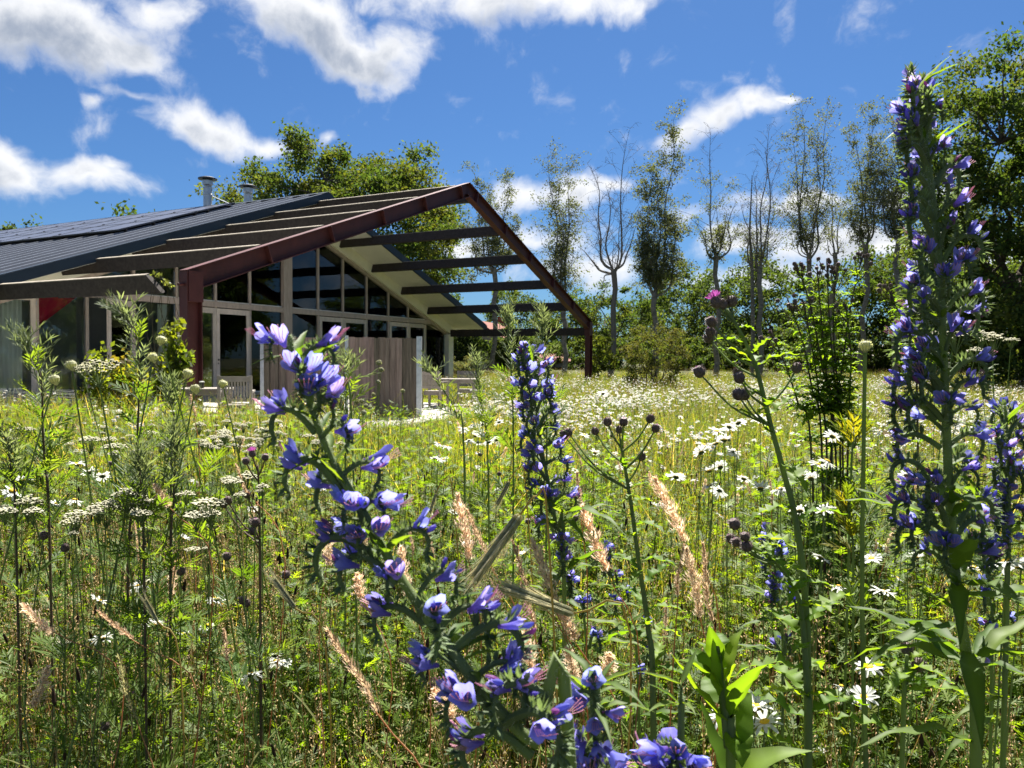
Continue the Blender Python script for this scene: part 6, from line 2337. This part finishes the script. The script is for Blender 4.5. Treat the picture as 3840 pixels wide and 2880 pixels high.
def clump_lobed(seed, ns, R, hmin, hmax):
    rg = random.Random(seed)
    mb = MB()
    for _ in range(ns):
        a = rg.uniform(0, 6.28)
        r = R * math.sqrt(rg.random())
        h = rg.uniform(hmin, hmax)
        p0 = Vector((r * math.cos(a), r * math.sin(a), 0))
        top = p0 + Vector((rg.uniform(-.1, .1), rg.uniform(-.1, .1), h))
        mb.tube([p0, p0.lerp(top, .5), top], [.0020, .0016, .0008], 3, 0, jit((.09, .085, .045), rg), cap=False)
        k = int(h / .030)
        col = jit(rg.choice([FRESH, (.07, .12, .012), (.10, .15, .018)]), rg)
        for i in range(3, k + 1):
            p = p0.lerp(top, i / k)
            th = i * 2.4 + rg.uniform(-.5, .5)
            d = Vector((math.cos(th), math.sin(th), rg.uniform(.1, 1.0))).normalized()
            L = .085 * rg.uniform(.6, 1.2) * (1.2 - .7 * i / k)
            M = frame(d, loc=p, roll=rg.uniform(-.4, .4))
            c = jit(col, rg, .2)
            for q in range(4):
                t = .25 + .2 * q
                for sd in (-1, 1):
                    e = Vector((L * (t + .28), sd * L * (.34 - .06 * q), rg.uniform(-.1, .05) * L))
                    b = Vector((L * t, 0, 0))
                    n_ = Vector((-.10 * L, .0, 0))
                    m1 = b.lerp(e, .55)
                    mb.add([M @ b, M @ (m1 + Vector((.06 * L, 0, 0))), M @ e, M @ (m1 - Vector((.07 * L, 0, 0)))], [(0, 1, 2, 3)], 0, c)
            mb.add([M @ Vector((0, -.02 * L, 0)), M @ Vector((L * .8, -.07 * L, 0)), M @ Vector((L * 1.25, 0, -.05 * L)), M @ Vector((L * .8, .07 * L, 0)), M @ Vector((0, .02 * L, 0))], [(0, 1, 2, 3, 4)], 0, c)
    return mb.mesh('leafy_tuft', M_plant)


def clump_dry(seed, n, R, hmin, hmax):
    """straw stalks with loose panicles, ribwort heads"""
    rg = random.Random(seed)
    mb = MB()
    for k in range(n):
        a = rg.uniform(0, 6.28)
        r = R * math.sqrt(rg.random())
        h = rg.uniform(hmin, hmax)
        p0 = Vector((r * math.cos(a), r * math.sin(a), 0))
        top = p0 + Vector((rg.uniform(-.16, .16), rg.uniform(-.16, .16), h))
        c = jit(rg.choice(DRYP), rg)
        if k % 4 == 3:                      # ribwort: thin green stalk, dark head
            mb.tube([p0, p0.lerp(top, .6), top], [.0009, .0009, .0008], 3, 0, (.09, .11, .04), cap=False)
            d = (top - p0).normalized()
            M = frame(d, loc=top) @ Matrix.Rotation(math.pi / 2, 4, 'Y')
            mb.lathe([(.0008, -.008), (.0034, -.002), (.0034, .010), (.0012, .020)], 6, M, 0, (.055, .038, .025))
            continue
        mb.tube([p0, p0.lerp(top, .5) + Vector((rg.uniform(-.02, .02), rg.uniform(-.02, .02), 0)), top], [.0011, .0009, .0005], 3, 0, c, cap=False)
        for i in range(26):
            t = .78 + .24 * i / 26
            p = p0 + (top - p0) * t
            o = Vector((rg.uniform(-1, 1), rg.uniform(-1, 1), rg.uniform(0, 1.2))).normalized()
            q = p + o * rg.uniform(.002, .018) * (1.1 - (t - .78) * 3)
            s = o.orthogonal().normalized() * .0011
            e = q + (o + Vector((0, 0, .6))).normalized() * .006
            mb.add([q - o * .001, q.lerp(e, .5) + s, e, q.lerp(e, .5) - s], [(0, 1, 2, 3)], 0, jit((.42, .31, .2) if seed % 2 else (.40, .33, .19), rg))
    return mb.mesh('straw_tuft', M_dry)


def clump_daisy(seed, n, R):
    rg = random.Random(seed)
    mb = MB()
    for _ in range(n):
        a = rg.uniform(0, 6.28)
        r = R * math.sqrt(rg.random())
        p = Vector((r * math.cos(a), r * math.sin(a), rg.uniform(.42, .66)))
        mb.tube([(p.x * .9, p.y * .9, 0), p], [.0018, .0014], 3, 1, STEMG, cap=False)
        d = Vector((SUND.x * .5 + rg.uniform(-.7, .7), SUND.y * .5 + rg.uniform(-.7, .7), 1))
        M = frame(d, loc=p) @ Matrix.Rotation(math.pi / 2, 4, 'Y')
        V = [M @ Vector((.0235 * math.cos(b) * (1 if j % 2 else .7), .0235 * math.sin(b) * (1 if j % 2 else .7), rg.uniform(-.005, .007))) for j, b in enumerate(np.linspace(0, 2 * math.pi, 16, endpoint=False))] + [M @ Vector((0, 0, .002))]
        mb.add(V, [(j, (j + 1) % 16, 16) for j in range(16)], 0)
        mb.lathe([(.0075, .002), (.005, .005), (.001, .006)], 6, M, 2)
    return mb.mesh('daisy_tuft', [M_white, M_stem, M_yellow])


def make_coll(name, meshes_):
    c = bpy.data.collections.new(name)
    for i, me in enumerate(meshes_):
        o = bpy.data.objects.new('%s_%02d' % (name, i), me)
        c.objects.link(o)
    return c


def scatter(name, label, coll, nvar, pts, scl, seed, tilt=.12, cat=None):
    """one object: points that carry instanced tufts"""
    rng = np.random.default_rng(seed)
    n = len(pts)
    me = bpy.data.meshes.new(name)
    me.vertices.add(n)
    me.vertices.foreach_set('co', np.asarray(pts, np.float32).ravel())
    a = me.attributes.new('rot', 'FLOAT_VECTOR', 'POINT')
    rot = np.stack([rng.normal(0, tilt, n), rng.normal(0, tilt, n), rng.uniform(0, 6.28, n)], 1).astype(np.float32)
    a.data.foreach_set('vector', rot.ravel())
    a = me.attributes.new('scl', 'FLOAT', 'POINT')
    a.data.foreach_set('value', np.asarray(scl, np.float32))
    a = me.attributes.new('idx', 'INT', 'POINT')
    a.data.foreach_set('value', rng.integers(0, nvar, n).astype(np.int32))
    o = bpy.data.objects.new(name, me)
    COL.objects.link(o)
    tag(o, label, None, None, 'stuff')
    ng = bpy.data.node_groups.new(name, 'GeometryNodeTree')
    ng.interface.new_socket('Geometry', in_out='INPUT', socket_type='NodeSocketGeometry')
    ng.interface.new_socket('Geometry', in_out='OUTPUT', socket_type='NodeSocketGeometry')
    N, L = ng.nodes, ng.links
    gi, go = N.new('NodeGroupInput'), N.new('NodeGroupOutput')
    ci = N.new('GeometryNodeCollectionInfo')
    ci.inputs['Collection'].default_value = coll
    ci.inputs['Separate Children'].default_value = True
    ci.inputs['Reset Children'].default_value = True
    ip = N.new('GeometryNodeInstanceOnPoints')
    ip.inputs['Pick Instance'].default_value = True

    def attr(nm, tp):
        q = N.new('GeometryNodeInputNamedAttribute')
        q.data_type = tp
        q.inputs['Name'].default_value = nm
        return q.outputs[0]
    L.new(gi.outputs[0], ip.inputs['Points'])
    L.new(ci.outputs[0], ip.inputs['Instance'])
    L.new(attr('idx', 'INT'), ip.inputs['Instance Index'])
    er = N.new('FunctionNodeEulerToRotation')
    L.new(attr('rot', 'FLOAT_VECTOR'), er.inputs[0])
    L.new(er.outputs[0], ip.inputs['Rotation'])
    L.new(attr('scl', 'FLOAT'), ip.inputs['Scale'])
    L.new(ip.outputs[0], go.inputs[0])
    md = o.modifiers.new('tufts', 'NODES')
    md.node_group = ng
    return o


def spots(rng, bands, qmin=-.74, qmax=.74, f=None, lawn=True):
    """bands: [(d0, d1, count)] -> places inside the view wedge on open ground"""
    out = []
    for d0, d1, n in bands:
        k = 0
        tries = 0
        while k < n and tries < n * 6:
            tries += 1
            d = math.sqrt(rng.uniform(d0 * d0, d1 * d1))
            q = rng.uniform(qmin, qmax)
            x, y = q * d, d
            if not open_ground(x, y, lawn):
                continue
            if f and rng.random() > f(x, y, q):
                continue
            out.append((x, y, ground_z(x, y) - .04))
            k += 1
    return out


def near(d):
    return .50 + .42 * sstep(1.0, 3.6, d)


def build_stuff():
    rng = np.random.default_rng(3)
    gt = make_coll('grass_tuft', [clump_grass(1, 34, .12, .35, .72), clump_grass(2, 30, .12, .30, .66, .3), clump_grass(3, 36, .14, .40, .80, .08), clump_grass(4, 30, .12, .25, .6, .35), clump_grass(5, 34, .13, .35, .7, .1, .006)])
    P = spots(rng, [(.75, 2.0, 430), (2.0, 4.5, 1300), (4.5, 9, 2600), (9, 18, 4200), (18, 48, 7500)])
    sc = [rng.uniform(.75, 1.1) * near(p[1]) for p in P]
    scatter('meadow_grass', 'long green and straw coloured meadow grass', gt, 5, P, sc, 11, tilt=.2)
    P = spots(rng, [(4.2, 6.5, 420), (6.5, 10.5, 700)], qmax=.02)
    scatter('tall_grass', 'tall seeding grass rising before the terrace', gt, 5, P, [rng.uniform(1.0, 1.32) for p in P], 16, tilt=.16)
    hb = make_coll('herb_tuft', [clump_herb(1, 7, .12, .35, .74, .060, PAL), clump_herb(2, 7, .12, .3, .66, .075, [FRESH, PAL[2]]), clump_herb(3, 6, .12, .35, .72, .085, PAL[1:], True), clump_herb(4, 7, .12, .3, .6, .065, [DARKG, GREEN]), clump_herb(5, 6, .13, .4, .78, .055, [GREY_GREEN, PAL[0]]), clump_herb(6, 6, .12, .3, .66, .08, [GREY_GREEN, FRESH], True)])
    P = spots(rng, [(.75, 2.0, 360), (2.0, 4.5, 950), (4.5, 9, 1700), (9, 18, 2600), (18, 45, 3400)])
    sc = [rng.uniform(.75, 1.15) * near(p[1]) for p in P]
    scatter('meadow_herbs', 'leafy green herbs filling the meadow', hb, 6, P, sc, 12)
    dr = make_coll('straw_tuft', [clump_dry(s, 11, .16, .5, .82) for s in range(4)])
    P = spots(rng, [(1.0, 2.2, 80), (2.2, 5, 200), (5, 10, 320), (10, 20, 650), (20, 48, 1500)]) + spots(rng, [(1.6, 4, 130), (4, 9, 200)], qmax=-.2)
    sc = [rng.uniform(.8, 1.05) for p in P]
    scatter('dry_grasses', 'straw stalks and brown ribwort heads', dr, 4, P, sc, 13)
    dz = make_coll('daisy_tuft', [clump_daisy(s, 9, .32) for s in range(4)])
    P = spots(rng, [(6.5, 10, 110), (10, 16, 360), (16, 28, 430), (28, 42, 160)], f=lambda x, y, q: (1.0 if q > -.05 else .25) * (1.0 if math.sin(x * .9 + 1.3) * math.cos(y * .55 + x * .2) + .5 * math.sin(x * 2.3 + y * .7) > .05 else .08))
    sc = [rng.uniform(.9, 1.2) for p in P]
    scatter('distant_daisies', 'distant drifts of white oxeye daisies', dz, 4, P, sc, 14)
    # leafy clumps: lobed mugwort foliage on the left, thistle foliage round the thicket
    lb = make_coll('leafy_tuft', [clump_lobed(s, 6, .13, .40, .74) for s in range(4)])
    P = spots(rng, [(1.25, 2.4, 120), (2.4, 4.5, 240), (4.5, 9, 330)], qmin=-.74, qmax=-.06) + spots(rng, [(2.8, 5.2, 80)], qmin=-.09, qmax=.14) + spots(rng, [(2.2, 4.2, 90)], qmin=.32, qmax=.52) + spots(rng, [(1.1, 2.4, 130)], qmin=.0, qmax=.72)
    sc = [rng.uniform(.8, 1.1) * (.72 + .28 * sstep(1.1, 2.2, p[1])) * (1.25 if p[0] > .3 * p[1] and p[1] > 2.2 else 1.18 if p[1] > 3 else 1) for p in P]
    scatter('leafy_undergrowth', 'lobed bright green leaves of mugwort and thistle low in the meadow', lb, 4, P, sc, 17, tilt=.15)
    # mown strip round the terrace
    lw = make_coll('lawn_tuft', [clump_grass(31 + s, 40, .12, .05, .11, .1, .004) for s in range(3)])
    L_ = []
    while len(L_) < 5200:
        u, v = rng.uniform(-8, 9.1), rng.uniform(-13, 6)
        p = hp(u, v, 0)
        q_ = p.x / max(p.y, .1)
        if (-4.15 < v and u < 8.05) or (v < -5.3 and not (-.215 < q_ < -.05 and p.y > 8.4)) or u < -2.2 and v > -5.3:
            continue
        L_.append((p.x, p.y, -.03))
    scatter('lawn', 'short mown grass along the edge of the terrace', lw, 3, L_, rng.uniform(.8, 1.3, len(L_)), 15)
    # a tuft of rusty ornamental grass at the corner of the terrace
    mb = MB()
    r2 = random.Random(9)
    for _ in range(260):
        a = r2.uniform(0, 6.28)
        ribbon(mb, (r2.uniform(-.12, .12), r2.uniform(-.12, .12)), a, r2.uniform(.35, .75), .004, r2.uniform(.05, .3), r2.uniform(.05, .3), jit((.30, .22, .12) if r2.random() < .7 else (.12, .14, .05), r2))
    o = mb.build('tussock', M_dry)
    o.location = gpt(1712, 14.2, -.02)
    tag(o, 'rusty brown grass tussock at the corner of the sunlit terrace', 'grass tussock')


build_stuff()
